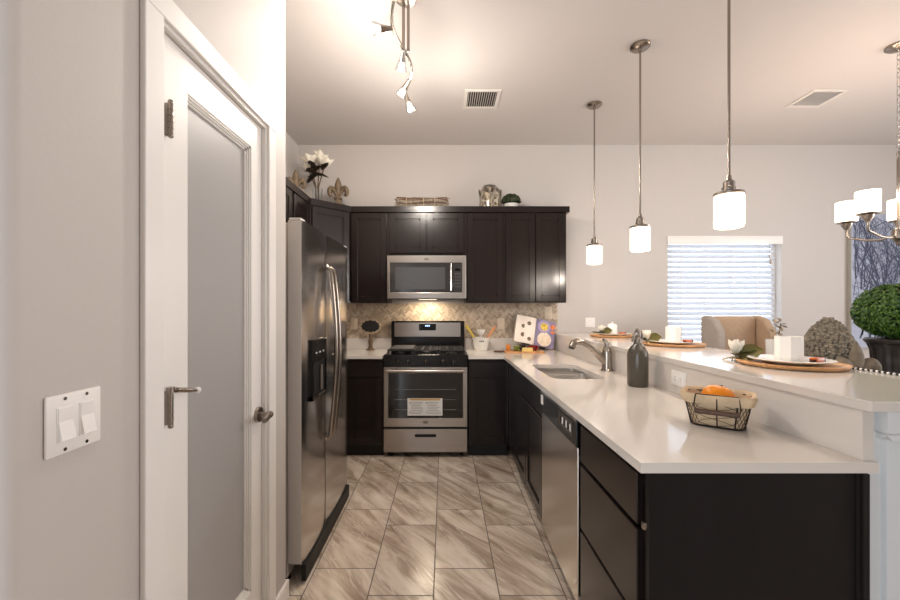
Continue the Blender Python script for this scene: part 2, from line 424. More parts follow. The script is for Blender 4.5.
# pantry door
door = thing('door_1', 'white pantry door with one tall frosted glass panel', 'door', (PX-.03, (DY0+DY1)/2, 0), kind='structure')
LX = PX-.012; LY0, LY1 = DY0+.014, DY1-.014; GY0, GY1, GZ0, GZ1 = 1.152, 1.534, .25, 1.952
b = MB()
b.box(LX-.036, LX, LY0, GY0, .012, DZ-.016); b.box(LX-.036, LX, GY1, LY1, .012, DZ-.016)
b.box(LX-.036, LX, GY0, GY1, .012, GZ0); b.box(LX-.036, LX, GY0, GY1, GZ1, DZ-.016)
b.build('stile_and_rail', M['trim'], door, smooth=0)
b = MB()
for k_, (o_, d_) in enumerate(((.0, .006), (.007, .012), (.014, .017))):
    b.box(LX-.03, LX-d_+.002, GY0+o_, GY0+o_+.007, GZ0+o_, GZ1-o_); b.box(LX-.03, LX-d_+.002, GY1-o_-.007, GY1-o_, GZ0+o_, GZ1-o_)
    b.box(LX-.03, LX-d_+.002, GY0+o_, GY1-o_, GZ0+o_, GZ0+o_+.007); b.box(LX-.03, LX-d_+.002, GY0+o_, GY1-o_, GZ1-o_-.007, GZ1-o_)
b.build('glazing_bead', M['trim'], door, smooth=0)
B(LX-.026, LX-.020, GY0+.01, GY1-.01, GZ0+.01, GZ1-.01).build('glass', M['frost'], door, smooth=0)
def hinge(z0, z1):
    b = MB(); yh = DY0+.035
    b.cyl((PX+.006, yh, z0), (PX+.006, yh, z1), .0065, seg=14); b.ball((PX+.006, yh, z1+.003), .007); b.ball((PX+.006, yh, z0-.003), .007)
    for q in (.2, .4, .6, .8): b.cyl((PX+.006, yh, z0+(z1-z0)*q-.001), (PX+.006, yh, z0+(z1-z0)*q+.001), .0075, seg=14)
    b.box(PX-.012, PX+.002, yh, yh+.004, z0, z1); b.box(PX-.012, PX+.004, yh-.003, yh+.012, z0, z1)
    return b.build('hinge', M['nickel'], door)
hinge(1.79, 1.873); h2 = hinge(1.024, 1.112)
b = MB()
zz = 1.116; b.cyl((PX+.006, DY0+.035, zz-.006), (PX+.006, DY0+.035, zz+.008), .010)
b.tube([(PX+.006, DY0+.035, zz), (PX+.02, DY0+.06, zz-.004), (PX+.026, DY0+.112, zz-.016)], .0045)
b.cyl((PX+.013, DY0+.047, zz-.002), (PX+.023, DY0+.092, zz-.011), .007)
b.build('door_stop', M['nickel'], h2)
MB().ball((PX+.0265, DY0+.118, zz-.017), (.009, .008, .009)).build('bumper', M['plastic'], h2)
hb = MB(); yk, zk = LY1-.034, .912
hb.cyl((LX, yk, zk), (LX+.012, yk, zk), .031, .029, 28); hb.cyl((LX+.012, yk, zk), (LX+.05, yk, zk), .011)
hb.tube([(LX+.044, yk+.008, zk), (LX+.052, yk-.006, zk+.002), (LX+.060, yk-.035, zk+.006), (LX+.063, yk-.065, zk+.002), (LX+.064, yk-.082, zk-.001)], [.012, .014, .013, .0115, .011], 14)
hb.build('door_handle', M['nickel'], door)
# latch and strike on the far jamb
# light switch
sw = thing('light_switch', 'double white rocker light switch plate on left wall', 'light switch', (PX, .782, 1.112))
bb = B(PX, PX+.007, .7245, .8405, 1.055, 1.169, bev=.004); bb.build('face_plate', M['plastic'], sw)
for yc in (.7595, .8055):
    r_ = B(PX+.005, PX+.0085, yc-.0165, yc+.0165, 1.079, 1.145, bev=.001).build('rocker_frame', M['plastic'], sw)
    q = MB(); q.prism([(PX+.0165, 1.083), (PX+.0095, 1.118), (PX+.0095, 1.143), (PX+.007, 1.143), (PX+.007, 1.081)], yc-.0145, yc+.0145, Matrix(((1, 0, 0, 0), (0, 0, 1, 0), (0, 1, 0, 0), (0, 0, 0, 1))))
    q.build('rocker', M['plastic'], r_, smooth=0)
    for zz in (1.064, 1.160):
        MB().cyl((PX+.006, yc, zz), (PX+.0082, yc, zz), .0035, seg=14).build('screw', M['chrome'], sw)

# window: frame, pane, and the white blind in front of it
win = thing('window_1', 'white framed dining room window behind the blind', 'window', ((WX0+WX1)/2, WB+.1, WZ0), kind='structure')
b = MB(); f_ = .045
b.box(WX0, WX0+f_, WB+.08, WB+.13, WZ0, WZ1); b.box(WX1-f_, WX1, WB+.08, WB+.13, WZ0, WZ1)
b.box(WX0, WX1, WB+.08, WB+.13, WZ0, WZ0+f_); b.box(WX0, WX1, WB+.08, WB+.13, WZ1-f_, WZ1)
b.build('window_frame', M['plastic'], win, smooth=0)
B(WX0+f_, WX1-f_, WB+.1, WB+.105, WZ0+f_, WZ1-f_).build('pane', M['pane'], win, smooth=0)
bl = thing('window_blind', 'white horizontal slat blind lowered over the window', 'blind', ((WX0+WX1)/2, WB+.03, WZ0))
B(WX0-.008, WX1+.008, WB-.012, WB+.005, 2.01, 2.095, bev=.004).build('valance', M['plastic'], bl)
B(WX0+.01, WX1-.01, WB+.008, WB+.055, 2.03, 2.07).build('headrail', M['plastic'], bl, smooth=0)
b = MB(); zs = 1.992; sp = .0545
while zs > .93:
    q = MB(); q.box(WX0+.012, WX1-.058, -.024, .024, -.0014, .0014)
    b.add(q, Matrix.Translation((0, WB+.034, zs)) @ Matrix.Rotation(R(55), 4, 'X')); zs -= sp
b.build('slats', M['slat'], bl, smooth=0)
B(WX0+.012, WX1-.058, WB+.012, WB+.056, .885, .905, bev=.003).build('bottom_rail', M['plastic'], bl)
b = MB()
for xx in (WX0+.14, WX0+.42, WX0+.69, WX0+.965):
    for yy in (WB+.013, WB+.055): b.box(xx-.003, xx+.003, yy-.0008, yy+.0008, .89, 2.03)
b.build('ladder_cord', M['plastic'], bl, smooth=0)
b = MB(); b.tube([(WX1-.12, WB+.006, 2.02), (WX1-.12, WB+.004, 1.90)], .0012, 6); b.tube([(WX1-.12, WB+.004, 1.90), (WX1-.105, WB+.004, 1.80)], [.004, .010], 10)
b.build('cord_tassel', M['nickel'], bl)
# sky is the world behind the pane

# ceiling vents
def vent(name, label, x0, x1, y0, y1, along):
    t = thing(name, label, 'air vent', ((x0+x1)/2, (y0+y1)/2, CH))
    fr = .028; z1 = CH; z0 = CH-.008
    b = MB(); b.box(x0, x1, y0, y0+fr, z0, z1, .002); b.box(x0, x1, y1-fr, y1, z0, z1, .002); b.box(x0, x0+fr, y0+fr, y1-fr, z0, z1, .002); b.box(x1-fr, x1, y0+fr, y1-fr, z0, z1, .002)
    b.build('frame', M['vent'], t, smooth=0)
    B(x0+fr*.6, x1-fr*.6, y0+fr*.6, y1-fr*.6, z1-.003, z1-.0005).build('duct_opening', M['ventd'], t, smooth=0)
    b = MB(); n = 13
    for i in range(n):
        q = MB()
        if along == 'Y':
            xx = x0+fr+(x1-x0-2*fr)*(i+.5)/n; q.box(-.0012, .0012, y0+fr, y1-fr, -.007, .003); b.add(q, Matrix.Translation((xx, 0, z0+.004)) @ Matrix.Rotation(R(25), 4, 'Y'))
        else:
            yy = y0+fr+(y1-y0-2*fr)*(i+.5)/n; q.box(x0+fr, x1-fr, -.0012, .0012, -.007, .003); b.add(q, Matrix.Translation((0, yy, z0+.004)) @ Matrix.Rotation(R(-30), 4, 'X'))
    b.build('louvers', M['vent'], t, smooth=0)
vent('ceiling_vent', 'square ceiling vent over the kitchen in front of range', .162, .452, 3.13, 3.42, 'Y')
vent('ceiling_vent', 'ceiling vent over the dining side, right of the pendant lamps', 2.90, 3.18, 3.13, 3.40, 'X')

# ------------------------------------------------------------------ cabinets
def fm(origin, ang): return Matrix.Translation(origin) @ Matrix.Rotation(R(ang), 4, 'Z')
def shaker(u0, u1, z0, z1, t=.02, rail=.058, rec=.009):
    b = MB(); bv = .0025
    b.box(u0, u0+rail, -t, 0, z0, z1, bv, 1); b.box(u1-rail, u1, -t, 0, z0, z1, bv, 1)
    b.box(u0+rail-.002, u1-rail+.002, -t, 0, z0, z0+rail, bv, 1); b.box(u0+rail-.002, u1-rail+.002, -t, 0, z1-rail, z1, bv, 1)
    # stepped bead round the recessed panel
    e = .010
    b.box(u0+rail-.001, u0+rail+e, -t+.005, 0, z0+rail-.001, z1-rail+.001); b.box(u1-rail-e, u1-rail+.001, -t+.005, 0, z0+rail-.001, z1-rail+.001)
    b.box(u0+rail, u1-rail, -t+.005, 0, z0+rail-.001, z0+rail+e); b.box(u0+rail, u1-rail, -t+.005, 0, z1-rail-e, z1-rail+.001)
    b.box(u0+rail, u1-rail, -t+rec, -.002, z0+rail, z1-rail)
    return b
def slab(u0, u1, z0, z1, t=.02): return MB().box(u0, u1, -t, 0, z0, z1, .003, 2)
def cabinet(name, label, origin, ang, wd, dp, z0, z1, fronts, toe=False, hollow=False):
    t = thing(name, label, 'cabinet', origin); Mx = fm(origin, ang)
    t.rotation_euler = (0, 0, 0)
    b = MB(); zb_ = z0+(.105 if toe else 0)
    if hollow:
        b.box(0, wd, 0, .02, zb_, z1); b.box(0, .02, .02, dp, zb_, z1); b.box(wd-.02, wd, .02, dp, zb_, z1); b.box(.02, wd-.02, dp-.01, dp, zb_, z1); b.box(.02, wd-.02, .02, dp-.01, zb_, zb_+.02)
    else: b.box(0, wd, .0, dp, zb_, z1)
    MB().add(b, Mx).build('carcass', M['cab'], t, smooth=0)
    if toe:
        MB().add(B(0, wd, .055, dp, 0, .105), Mx).build('toe_kick', M['toe'], t, smooth=0)
    for kind, u0, u1, a, c in fronts:
        q = shaker(u0, u1, a, c) if kind == 'door' else slab(u0, u1, a, c)
        MB().add(q, Mx).build('door' if kind == 'door' else 'drawer', M['cab'], t, smooth=0)
    return t
UF = 3.87; UD = WB-UF; UT = 2.30; UB = 1.39
# wall cabinets on the back wall
cabinet('wall_cabinet', 'tall dark upper cabinet just left of the microwave', (-.90, UF, 0), 0, .355, UD-.002, UB, UT, [('door', .012, .343, UB+.012, 2.255)])
cabinet('wall_cabinet', 'short two-door dark cabinet above the microwave', (-.545, UF, 0), 0, .755, UD-.002, 1.845, UT, [('door', .018, .372, 1.868, 2.255), ('door', .383, .737, 1.868, 2.255)])
cabinet('wall_cabinet', 'single-door dark upper cabinet just right of the microwave', (.21, UF, 0), 0, .372, UD-.002, UB, UT, [('door', .014, .358, UB+.012, 2.255)])
cabinet('wall_cabinet', 'two-door dark upper cabinet at right end of row', (.582, UF, 0), 0, .60, UD-.002, UB, UT, [('door', .014, .297, UB+.012, 2.255), ('door', .303, .586, UB+.012, 2.255)])
# wall cabinets on the left wall (face +X)
LFX = -1.21
cabinet('wall_cabinet', 'dark cabinet high on left wall over the refrigerator', (LFX, 2.20, 0), 90, .955, LFX-XL-.002, 1.86, UT, [('door', .015, .472, 1.875, 2.255), ('door', .482, .94, 1.875, 2.255)])
cabinet('wall_cabinet', 'narrow dark cabinet on left wall between refrigerator and corner', (LFX, 3.155, 0), 90, .413, LFX-XL-.002, UB, UT, [('door', .03, .395, UB+.012, 2.255)])
# diagonal corner cabinet
t = thing('corner_cabinet', 'dark diagonal corner upper cabinet holding the flowers on top', 'cabinet', (-1.2, 3.9, UB))
p0, p1 = Vector((LFX, 3.57)), Vector((-.902, UF))
MB().prism([(XL+.002, 3.57), (p0.x, p0.y), (p1.x, p1.y), (-.902, WB-.002), (XL+.002, WB-.002)], UB, UT).build('carcass', M['cab'], t, smooth=0)
L_ = (p1-p0).length; an = math.degrees(math.atan2(p1.y-p0.y, p1.x-p0.x))
MB().add(shaker(.028, L_-.028, UB+.012, 2.255), fm((p0.x, p0.y, 0), an)).build('door', M['cab'], t, smooth=0)
# crown along the tops of the wall cabinets
def offs(path, d):
    out = []
    n = len(path)
    for i in range(n):
        a = (Vector(path[i])-Vector(path[i-1])).normalized() if i else None
        c = (Vector(path[i+1])-Vector(path[i])).normalized() if i < n-1 else None
        na = Vector((a.y, -a.x)) if a else None; nc = Vector((c.y, -c.x)) if c else None
        if na and nc:
            m_ = (na+nc).normalized(); m_ = m_/max(.3, m_.dot(na))
        else: m_ = na or nc
        q = Vector(path[i])+m_*d; out.append((q.x, q.y))
    return out
path = [(LFX, 2.2), (LFX, 3.57), (-.902, UF), (1.182, UF), (1.182, WB-.001)]
cr = thing('cabinet_crown', 'dark crown moulding along the tops of upper cabinets', 'moulding', (0, UF, 2.26))
b = MB()
for o_, z0, z1 in ((.026, 2.262, 2.318),):
    out, inn = offs(path, o_), offs(path, .0005)
    for i in range(len(path)-1): b.prism([inn[i], out[i], out[i+1], inn[i+1]], z0, z1)
b.build('moulding', M['cab'], cr, smooth=0)
# base cabinets
BF = 3.585; BT = .884
cabinet('base_cabinet', 'dark base cabinet between refrigerator and range', (-1.15, BF, 0), 0, .60, WB-BF-.003, 0, BT, [('slab', .29, .592, .725, .862), ('door', .29, .592, .125, .71)], True)
cabinet('base_cabinet', 'dark base cabinet between range and sink corner', (.222, BF, 0), 0, .352, WB-BF-.003, 0, BT, [('slab', .014, .318, .725, .862), ('door', .014, .318, .125, .71)], True)
PF = .577
cabinet('base_cabinet', 'dark sink cabinet with two doors beside the dishwasher', (PF, 3.583, 0), -90, 1.315, .55, 0, BT,
        [('slab', .40, 1.30, .715, .862), ('door', .40, .845, .125, .70), ('door', .855, 1.30, .125, .70)], True, True)
dc = cabinet('base_cabinet', 'dark three-drawer cabinet with plain end panel facing camera', (PF, 1.648, 0), -90, .54, .57, 0, BT,
        [('slab', .014, .492, .708, .856), ('slab', .014, .492, .436, .694), ('slab', .014, .492, .125, .424)], True)
b = MB(); b.box(PF-.016, 1.152, 1.092, 1.108, 0, BT); b.box(PF-.018, PF+.012, 1.089, 1.108, 0, BT)
b.box(1.122, 1.152, 1.086, 1.108, 0, BT, .003); b.box(1.132, 1.152, 1.080, 1.09, 0, BT, .003)
b.build('end_panel', M['panel'], dc, smooth=0)
for xx, zz in ((.612, .52), (.60, .30), (1.115, .33), (.98, .21)):
    MB().cyl((xx, 1.092, zz), (xx, 1.0895, zz), .0028, seg=12).build('screw', M['chrome'], dc)
B(.548, .571, 1.098, 1.112, .722, .742, bev=.002).build('corner_bracket', M['nickel'], dc)

# ------------------------------------------------------------------ worktops
CT, CB = .914, .886
wl = thing('countertop', 'white quartz countertop left of the range', 'countertop', (-.85, 3.85, CB))
B(XL+.001, -.548, 3.545, WB-.001, CB, CT, bev=.002).build('slab', M['quartz'], wl, smooth=0)
B(XL+.001, -.548, WB-.021, WB-.001, CT, 1.026, bev=.002).build('splash', M['quartz'], wl, smooth=0)
wr = thing('countertop', 'white quartz countertop running from range along the peninsula', 'countertop', (.9, 2.2, CB))
SX0, SX1, SY0, SY1 = .648, .975, 2.375, 3.005
xs = [.217, .532, SX0, SX1, 1.175]; ys = [1.081, SY0, SY1, 3.545, WB-.001]
def incl(x, y):
    if x < .532: return y > 3.545
    return not (SX0 < x < SX1 and SY0 < y < SY1)
b = MB().plan(xs, ys, incl, CB, CT)
for cx_, cy_, sx_, sy_ in ((SX0, SY0, 1, 1), (SX1, SY0, -1, 1), (SX0, SY1, 1, -1), (SX1, SY1, -1, -1)):
    rf = .075
    pl = [(cx_, cy_)]+[(cx_+sx_*rf*(1-math.sin(R(90*i/8))), cy_+sy_*rf*(1-math.cos(R(90*i/8)))) for i in range(9)]
    b.prism(pl if sx_*sy_ < 0 else pl[::-1], CB, CT)
b.build('slab', M['quartz'], wr, smooth=0)
B(.217, 1.15, WB-.021, WB-.001, CT, 1.026, bev=.002).build('splash', M['quartz'], wr, smooth=0)
B(1.147, 1.177, 1.096, WB-.022, CT+.0005, 1.0545).build('backsplash_panel', M['quartz'], wr, smooth=0)
# knee wall carrying the bar
b = MB(); b.box(1.178, 1.30, 1.112, WB, 0, 1.0545); b.box(1.153, 1.178, 1.112, WB, 0, CB-.001)
struct(b.build('wall_bar', M['post'], smooth=0))
b = MB()
b.box(1.215, 1.42, 1.098, 1.20, 0, 1.0545, .006); b.box(1.196, 1.44, 1.078, 1.21, .992, 1.0545, .002)
b.prism([(1.196, .992), (1.215, .972), (1.42, .972), (1.44, .992)], 1.083, 1.205, Matrix(((1, 0, 0, 0), (0, 0, 1, 0), (0, 1, 0, 0), (0, 0, 0, 1))))
b.prism([(1.078, .992), (1.098, .972), (1.2, .972), (1.2, .992)], 1.2, 1.435, Matrix(((0, 0, 1, 0), (1, 0, 0, 0), (0, 1, 0, 0), (0, 0, 0, 1))))
struct(b.build('trim_2', M['post'], smooth=30))
bt = thing('bar_top', 'raised white quartz bar top above the peninsula counter', 'bar top', (1.4, 2.6, 1.055))
B(1.137, 1.71, 1.064, WB-.001, 1.055, 1.083, bev=.0025).build('slab', M['quartz'], bt, smooth=0)

# herringbone mosaic on the back wall
def clip(poly, x0, x1, z0, z1):
    def cut(p, f):
        o_ = []
        for i in range(len(p)):
            a, c = p[i-1], p[i]; fa, fc = f(a), f(c)
            if (fa >= 0) != (fc >= 0):
                tt = fa/(fa-fc); o_.append((a[0]+(c[0]-a[0])*tt, a[1]+(c[1]-a[1])*tt))
            if fc >= 0: o_.append(c)
        return o_
    for f in (lambda p: p[0]-x0, lambda p: x1-p[0], lambda p: p[1]-z0, lambda p: z1-p[1]):
        if len(poly) < 3: return []
        poly = cut(poly, f)
    return poly
bs = MB()
def hb_fill(x0, x1, z0, z1):
    Wt, n = .0175, 3; g = .0011; c45 = math.cos(R(45))
    rng = int((x1-x0+z1-z0)/Wt)+12
    for t_ in range(-rng, rng):
        for m_ in range(-rng//6, rng//6+1):
            for vert in (0, 1):
                if vert: a = (t_+n+2*n*m_, t_+1-n, 1, n)
                else: a = (t_+2*n*m_, t_, n, 1)
                qx_, qy_ = (a[0]+a[2]/2)*Wt, (a[1]+a[3]/2)*Wt
                if abs((qx_-qy_)*c45) > (x1-x0)/2+.06 or abs((qx_+qy_)*c45) > (z1-z0)/2+.06: continue
                X0, Y0, X1, Y1 = a[0]*Wt+g, a[1]*Wt+g, (a[0]+a[2])*Wt-g, (a[1]+a[3])*Wt-g
                pl = [((x-y)*c45+(x0+x1)/2, (x+y)*c45+(z0+z1)/2) for x, y in ((X0, Y0), (X1, Y0), (X1, Y1), (X0, Y1))]
                if max(p[0] for p in pl) < x0 or min(p[0] for p in pl) > x1 or max(p[1] for p in pl) < z0 or min(p[1] for p in pl) > z1: continue
                pl = clip(pl, x0, x1, z0, z1)
                if len(pl) < 3: continue
                vs = [bs.bm.verts.new((p[0], WB-.0085, p[1])) for p in pl]
                f = bs.bm.faces.new(vs); f.material_index = rnd.choice((1, 1, 2, 2, 3, 4)); f[bs.lay] = 1
bs.box(XL+.002, 1.185, WB-.008, WB-.0005, 1.0265, UB-.001)
bs.box(-.543, .208, WB-.008, WB-.0005, .93, 1.0265)
hb_fill(XL+.003, 1.184, 1.0275, UB-.002)
bs_o = bs.build('tile_backsplash', [M['grout']]+[M['mos%d' % i] for i in range(4)], smooth=0, normals=False); struct(bs_o)
bs_o.data.update()
for f in bs_o.data.polygons:
    pass

def outlet(label, x, z, w_=.072, h_=.116, m_='ivory', wall='back', y=None):
    t = thing('wall_outlet', label, 'outlet', (x, WB-.01, z))
    if wall == 'back':
        yb = WB-(y if y is not None else .009)
        B(x-w_/2, x+w_/2, yb-.006, yb, z-h_/2, z+h_/2, bev=.002).build('face_plate', M[m_], t)
        for dz in (-.022, .022):
            B(x-.016, x+.016, yb-.0075, yb-.005, z+dz-.014, z+dz+.014, bev=.001).build('socket', M[m_], t)
    return t
outlet('cream outlet on mosaic behind the oval chalkboard sign', -.94, 1.175)
outlet('cream outlet on mosaic beside the white utensil bucket', .595, 1.175)
outlet('cream switch plate on mosaic above the open cookbook', 1.09, 1.29, .08, .13)
outlet('white outlet on painted wall just above far end of bar', 1.53, 1.19, .1, .1, 'plastic', y=0)
t = thing('wall_outlet', 'white horizontal outlet on quartz panel below the bar top', 'outlet', (1.147, 1.95, .99))
B(1.141, 1.147, 1.892, 2.008, .954, 1.026, bev=.002).build('face_plate', M['plastic'], t)
for yy in (1.928, 1.972):
    s_ = B(1.1395, 1.142, yy-.014, yy+.014, .974, 1.006, bev=.001).build('socket', M['plastic'], t)
    b = MB(); b.box(1.139, 1.140, yy-.006, yy+.004, .983, .985); b.box(1.139, 1.140, yy-.006, yy+.004, .995, .997); b.build('slot', M['slot'], s_, smooth=0)

# ------------------------------------------------------------------ refrigerator
FX = -.677; F0, FS, F1 = 1.925, 2.312, 2.832; FZ = 1.758
fr = thing('refrigerator', 'stainless side-by-side refrigerator with water dispenser beside pantry', 'refrigerator', (-1.05, 2.38, 0))
B(-1.44, FX-.078, F0+.006, F1-.006, .03, FZ-.01, bev=.004).build('body', M['fside'], fr, smooth=0)
def fdoor(y0, y1, z0, z1):
    n = 10; poly = []
    for i in range(n+1):
        u = i/n; e = min(u, 1-u); bow = .007*(1-(2*u-1)**2) - (.003 if e < .02 else 0)
        poly.append((FX-.006+bow, y0+(y1-y0)*u))
    poly += [(FX-.074, y1), (FX-.074, y0)]
    return MB().prism(poly, z0, z1)
for y0, y1 in ((F0, FS-.004), (FS+.004, F1)):
    d = fdoor(y0, y1, .1, FZ).build('door', M['fsteel'], fr, smooth=25)
    if y0 == F0: nd = d
    else: fd = d
for yy, pd in ((FS-.038, nd), (FS+.038, fd)):
    pts = [(FX+.008, yy, 1.57), (FX+.028, yy, 1.555)]
    for i in range(13):
        u = i/12; pts.append((FX+.034+.030*math.sin(PI*u), yy, 1.53-u*.90))
    pts += [(FX+.028, yy, .605), (FX+.008, yy, .59)]
    MB().tube(pts, .0125, 14).build('handle', M['nickel'], pd)
B(FX-.073, FX-.010, F0-.0015, F0+.002, .104, FZ-.004).build('door_edge_lightened', M['fside'], nd, smooth=0)  # pale strip over the steel edge, imitates light falling on it
# dispenser in the freezer door
dz0, dz1, dy0, dy1 = .862, 1.172, 2.02, 2.262
b = MB(); b.box(FX-.02, FX+.014, dy0, dy1, 1.055, dz1, .004); b.box(FX-.02, FX+.014, dy0, dy0+.018, dz0, 1.06); b.box(FX-.02, FX+.014, dy1-.018, dy1, dz0, 1.06); b.box(FX-.02, FX+.016, dy0, dy1, dz0, dz0+.025)
dsp = b.build('dispenser', M['black'], nd, smooth=0)
B(FX-.02, FX+.0085, dy0+.018, dy1-.018, dz0+.025, 1.056).build('dispenser_niche', M['blackm'], nd, smooth=0)
b = MB(); b.cyl((FX+.015, 2.155, .9), (FX+.015, 2.155, 1.03), .012, .010)
b.box(FX+.008, FX+.019, 2.1, 2.22, .872, .884); b.build('dispenser_paddle', M['pewter'], nd)
for i in range(3):
    B(FX+.014, FX+.0155, dy0+.05+i*.06, dy0+.066+i*.06, 1.098, 1.106).build('indicator', M['plastic'], nd, smooth=0)
MB().cyl((FX+.0015, F1-.05, 1.70), (FX+.0035, F1-.05, 1.70), .011).build('badge', M['chrome'], fd)
B(FX-.012, FX+.009, F0+.01, F1-.01, .012, .094, bev=.003).build('toe_grille', M['blackm'], fr, smooth=0)
for ya, yb_ in ((F0, F0+.06), (F1-.06, F1)): MB().box(FX-.07, FX-.012, ya, yb_, FZ, FZ+.012, .003).build('hinge_cover', M['fside'], fr, smooth=0)
for yy in (F0+.05, F1-.05):
    for xx in (-1.35, FX-.1): MB().cyl((xx, yy, 0), (xx, yy, .03), .02).build('foot', M['blackm'], fr)

# ------------------------------------------------------------------ range
rc = -.165; rx0, rx1 = rc-.374, rc+.374; RF = 3.572
rg = thing('gas_range', 'stainless and black freestanding gas range under the microwave', 'range', (rc, 3.87, 0))
B(rx0+.004, rx1-.004, RF+.045, WB-.035, .035, .895).build('body', M['blackm'], rg, smooth=0)
d = B(rx0, rx1, RF, RF+.04, .05, .258, bev=.004).build('drawer', M['steel_h'], rg, smooth=0)
b = MB(); zc = .198
pr = arc(rc+.085, zc, .012, -90, 90, 8)+arc(rc-.085, zc, .012, 90, 270, 8)
XZ = Matrix(((1, 0, 0, 0), (0, 0, 1, 0), (0, 1, 0, 0), (0, 0, 0, 1)))
b.prism(pr, RF-.001, RF+.002, XZ); b.build('pull_slot', M['blackm'], d, smooth=0)
MB().tube([(rc-.09, RF-.003, zc+.012), (rc+.09, RF-.003, zc+.012)], .003, 8).build('pull_lip', M['iron'], d)
dr = MB()
z0, z1 = .276, .808; gx0, gx1, gz0, gz1 = rx0+.040, rx1-.040, .354, .758
dr.box(rx0, gx0, RF, RF+.04, z0, z1, .003); dr.box(gx1, rx1, RF, RF+.04, z0, z1, .003); dr.box(gx0-.002, gx1+.002, RF, RF+.04, z0, gz0, .003); dr.box(gx0-.002, gx1+.002, RF, RF+.04, gz1, z1, .003)
dr = dr.build('oven_door', M['steel_h'], rg, smooth=0)
B(gx0, gx1, RF+.003, RF+.03, gz0, gz1).build('oven_window', M['oglass'], dr, smooth=0)
b = MB()
for zz in (.43, .52, .61): b.tube([(gx0+.06, RF+.0025, zz), (gx1-.06, RF+.0025, zz)], .0016, 6)
b.build('oven_rack', M['ironlight'], dr)
st_ = B(-.326, -.014, RF+.0005, RF+.0025, .378, .532).build('sticker', M['label'], dr, smooth=0)
B(-.306, -.034, RF-.0002, RF+.001, .514, .528).build('sticker_band', M['labelo'], st_, smooth=0)
b = MB()
for cxx in (-.306, -.160):
    for i in range(8):
        wd = rnd.uniform(.08, .125); b.box(cxx+.012, cxx+.012+wd, RF-.0002, RF+.001, .495-i*.0145, .4985-i*.0145)
    b.box(cxx, cxx+.009, RF-.0002, RF+.001, .484, .497); b.box(cxx, cxx+.007, RF-.0002, RF+.001, .40, .412)
b.build('sticker_print', M['ink'], st_, smooth=0)
b = MB(); b.tube([(rx0+.03, RF-.05, .782), (rx1-.03, RF-.05, .782)], .0135, 14)
for xx in (rx0+.04, rx1-.04): b.box(xx-.012, xx+.012, RF-.05, RF, .772, .792, .003)
b.build('handle', M['steel_h'], dr)
MB().lathe([(0, 0), (.026, 0), (.024, .002), (0, .002)], seg=24, mtx=Matrix.Translation((rc, RF, .318)) @ Matrix.Rotation(R(90), 4, 'X') @ Matrix.Diagonal((1, .5, 1, 1))).build('badge', M['pewter'], dr)
# control strip and knobs
b = MB(); b.prism([(RF+.005, .812), (RF+.04, .812), (RF+.06, .912), (RF+.028, .908)], rx0, rx1, Matrix(((0, 0, 1, 0), (1, 0, 0, 0), (0, 1, 0, 0), (0, 0, 0, 1))))
b.build('control_strip', M['black'], rg, smooth=0)
for kx in (-.4125, -.324, -.1625, -.010, .084):
    kb = MB(); m_ = Matrix.Translation((kx, RF+.016, .858)) @ Matrix.Rotation(R(103), 4, 'X')
    kb.lathe([(0, 0), (.024, 0), (.022, .012), (.018, .024), (.0165, .027), (0, .027)], seg=24, mtx=m_)
    ko = kb.build('knob', M['blackm'], rg)
    q = MB().box(-.0025, .0025, -.017, .017, .024, .030, .001); MB().add(q, m_).build('pointer', M['pewter'], ko)
ck = MB(); ck.box(rx0-.002, rx1+.002, RF+.03, 4.10, .895, .917, .004); ck.build('cooktop', M['black'], rg, smooth=0)
for bx, by in ((rc-.235, 3.72), (rc-.235, 3.96), (rc+.235, 3.72), (rc+.235, 3.96), (rc, 3.84)):
    q = MB().lathe([(.05, 0), (.05, .008), (.03, .014), (.03, .022), (.026, .026), (0, .026)], (bx, by, .917), 24); q.build('burner', M['iron'], rg)
def grate(x0, x1):
    b = MB(); zt = .958; r = .0065
    def bar(p, q): b.box(min(p[0], q[0])-r, max(p[0], q[0])+r, min(p[1], q[1])-r, max(p[1], q[1])+r, zt-.012, zt, .002)
    y0, y1 = 3.645, 4.05
    bar((x0, y0), (x1, y0)); bar((x0, y1), (x1, y1)); bar((x0, y0), (x0, y1)); bar((x1, y0), (x1, y1)); bar((x0, (y0+y1)/2), (x1, (y0+y1)/2))
    for i in (1, 2): xx = x0+(x1-x0)*i/3; bar((xx, y0), (xx, y1))
    for yy in (y0+.1, y1-.1): bar((x0, yy), (x1, yy))
    for xx in (x0, x1):
        for yy in (y0, y1): b.box(xx-r, xx+r, yy-r, yy+r, .917, zt-.008)
    return b.build('grate', M['iron'], rg, smooth=0)
grate(rx0+.03, rc-.125); grate(rc-.105, rc+.105); grate(rc+.125, rx1-.03)
B(rx0+.05, rc-.12, 3.68, 4.02, .959, .969, bev=.004).build('griddle', M['ironlight'], rg, smooth=0)
B(rc-.05, rc+.28, 3.72, 4.0, .9585, .961).build('cover_plate', M['ironlight'], rg, smooth=0) if False else None
bg_ = B(rx0, rx1, 4.09, WB-.025, .90, 1.207, bev=.006).build('backguard', M['black'], rg, smooth=0)
B(-.506, .168, 4.084, 4.092, 1.047, 1.192, bev=.002).build('backguard_panel', M['steel_h'], bg_, smooth=0)
B(-.256, -.082, 4.080, 4.086, 1.112, 1.178, bev=.002).build('clock_display', M['display'], bg_, smooth=0)
b = MB()
for i in range(3): b.box(-.19+i*.017, -.18+i*.017, 4.0792, 4.0802, 1.152, 1.166)
b.build('clock_digit', M['digit'], bg_, smooth=0)
for xx in (rx0+.05, rx1-.05):
    for yy in (RF+.07, 4.08): MB().cyl((xx, yy, 0), (xx, yy, .036), .018).build('foot', M['blackm'], rg)

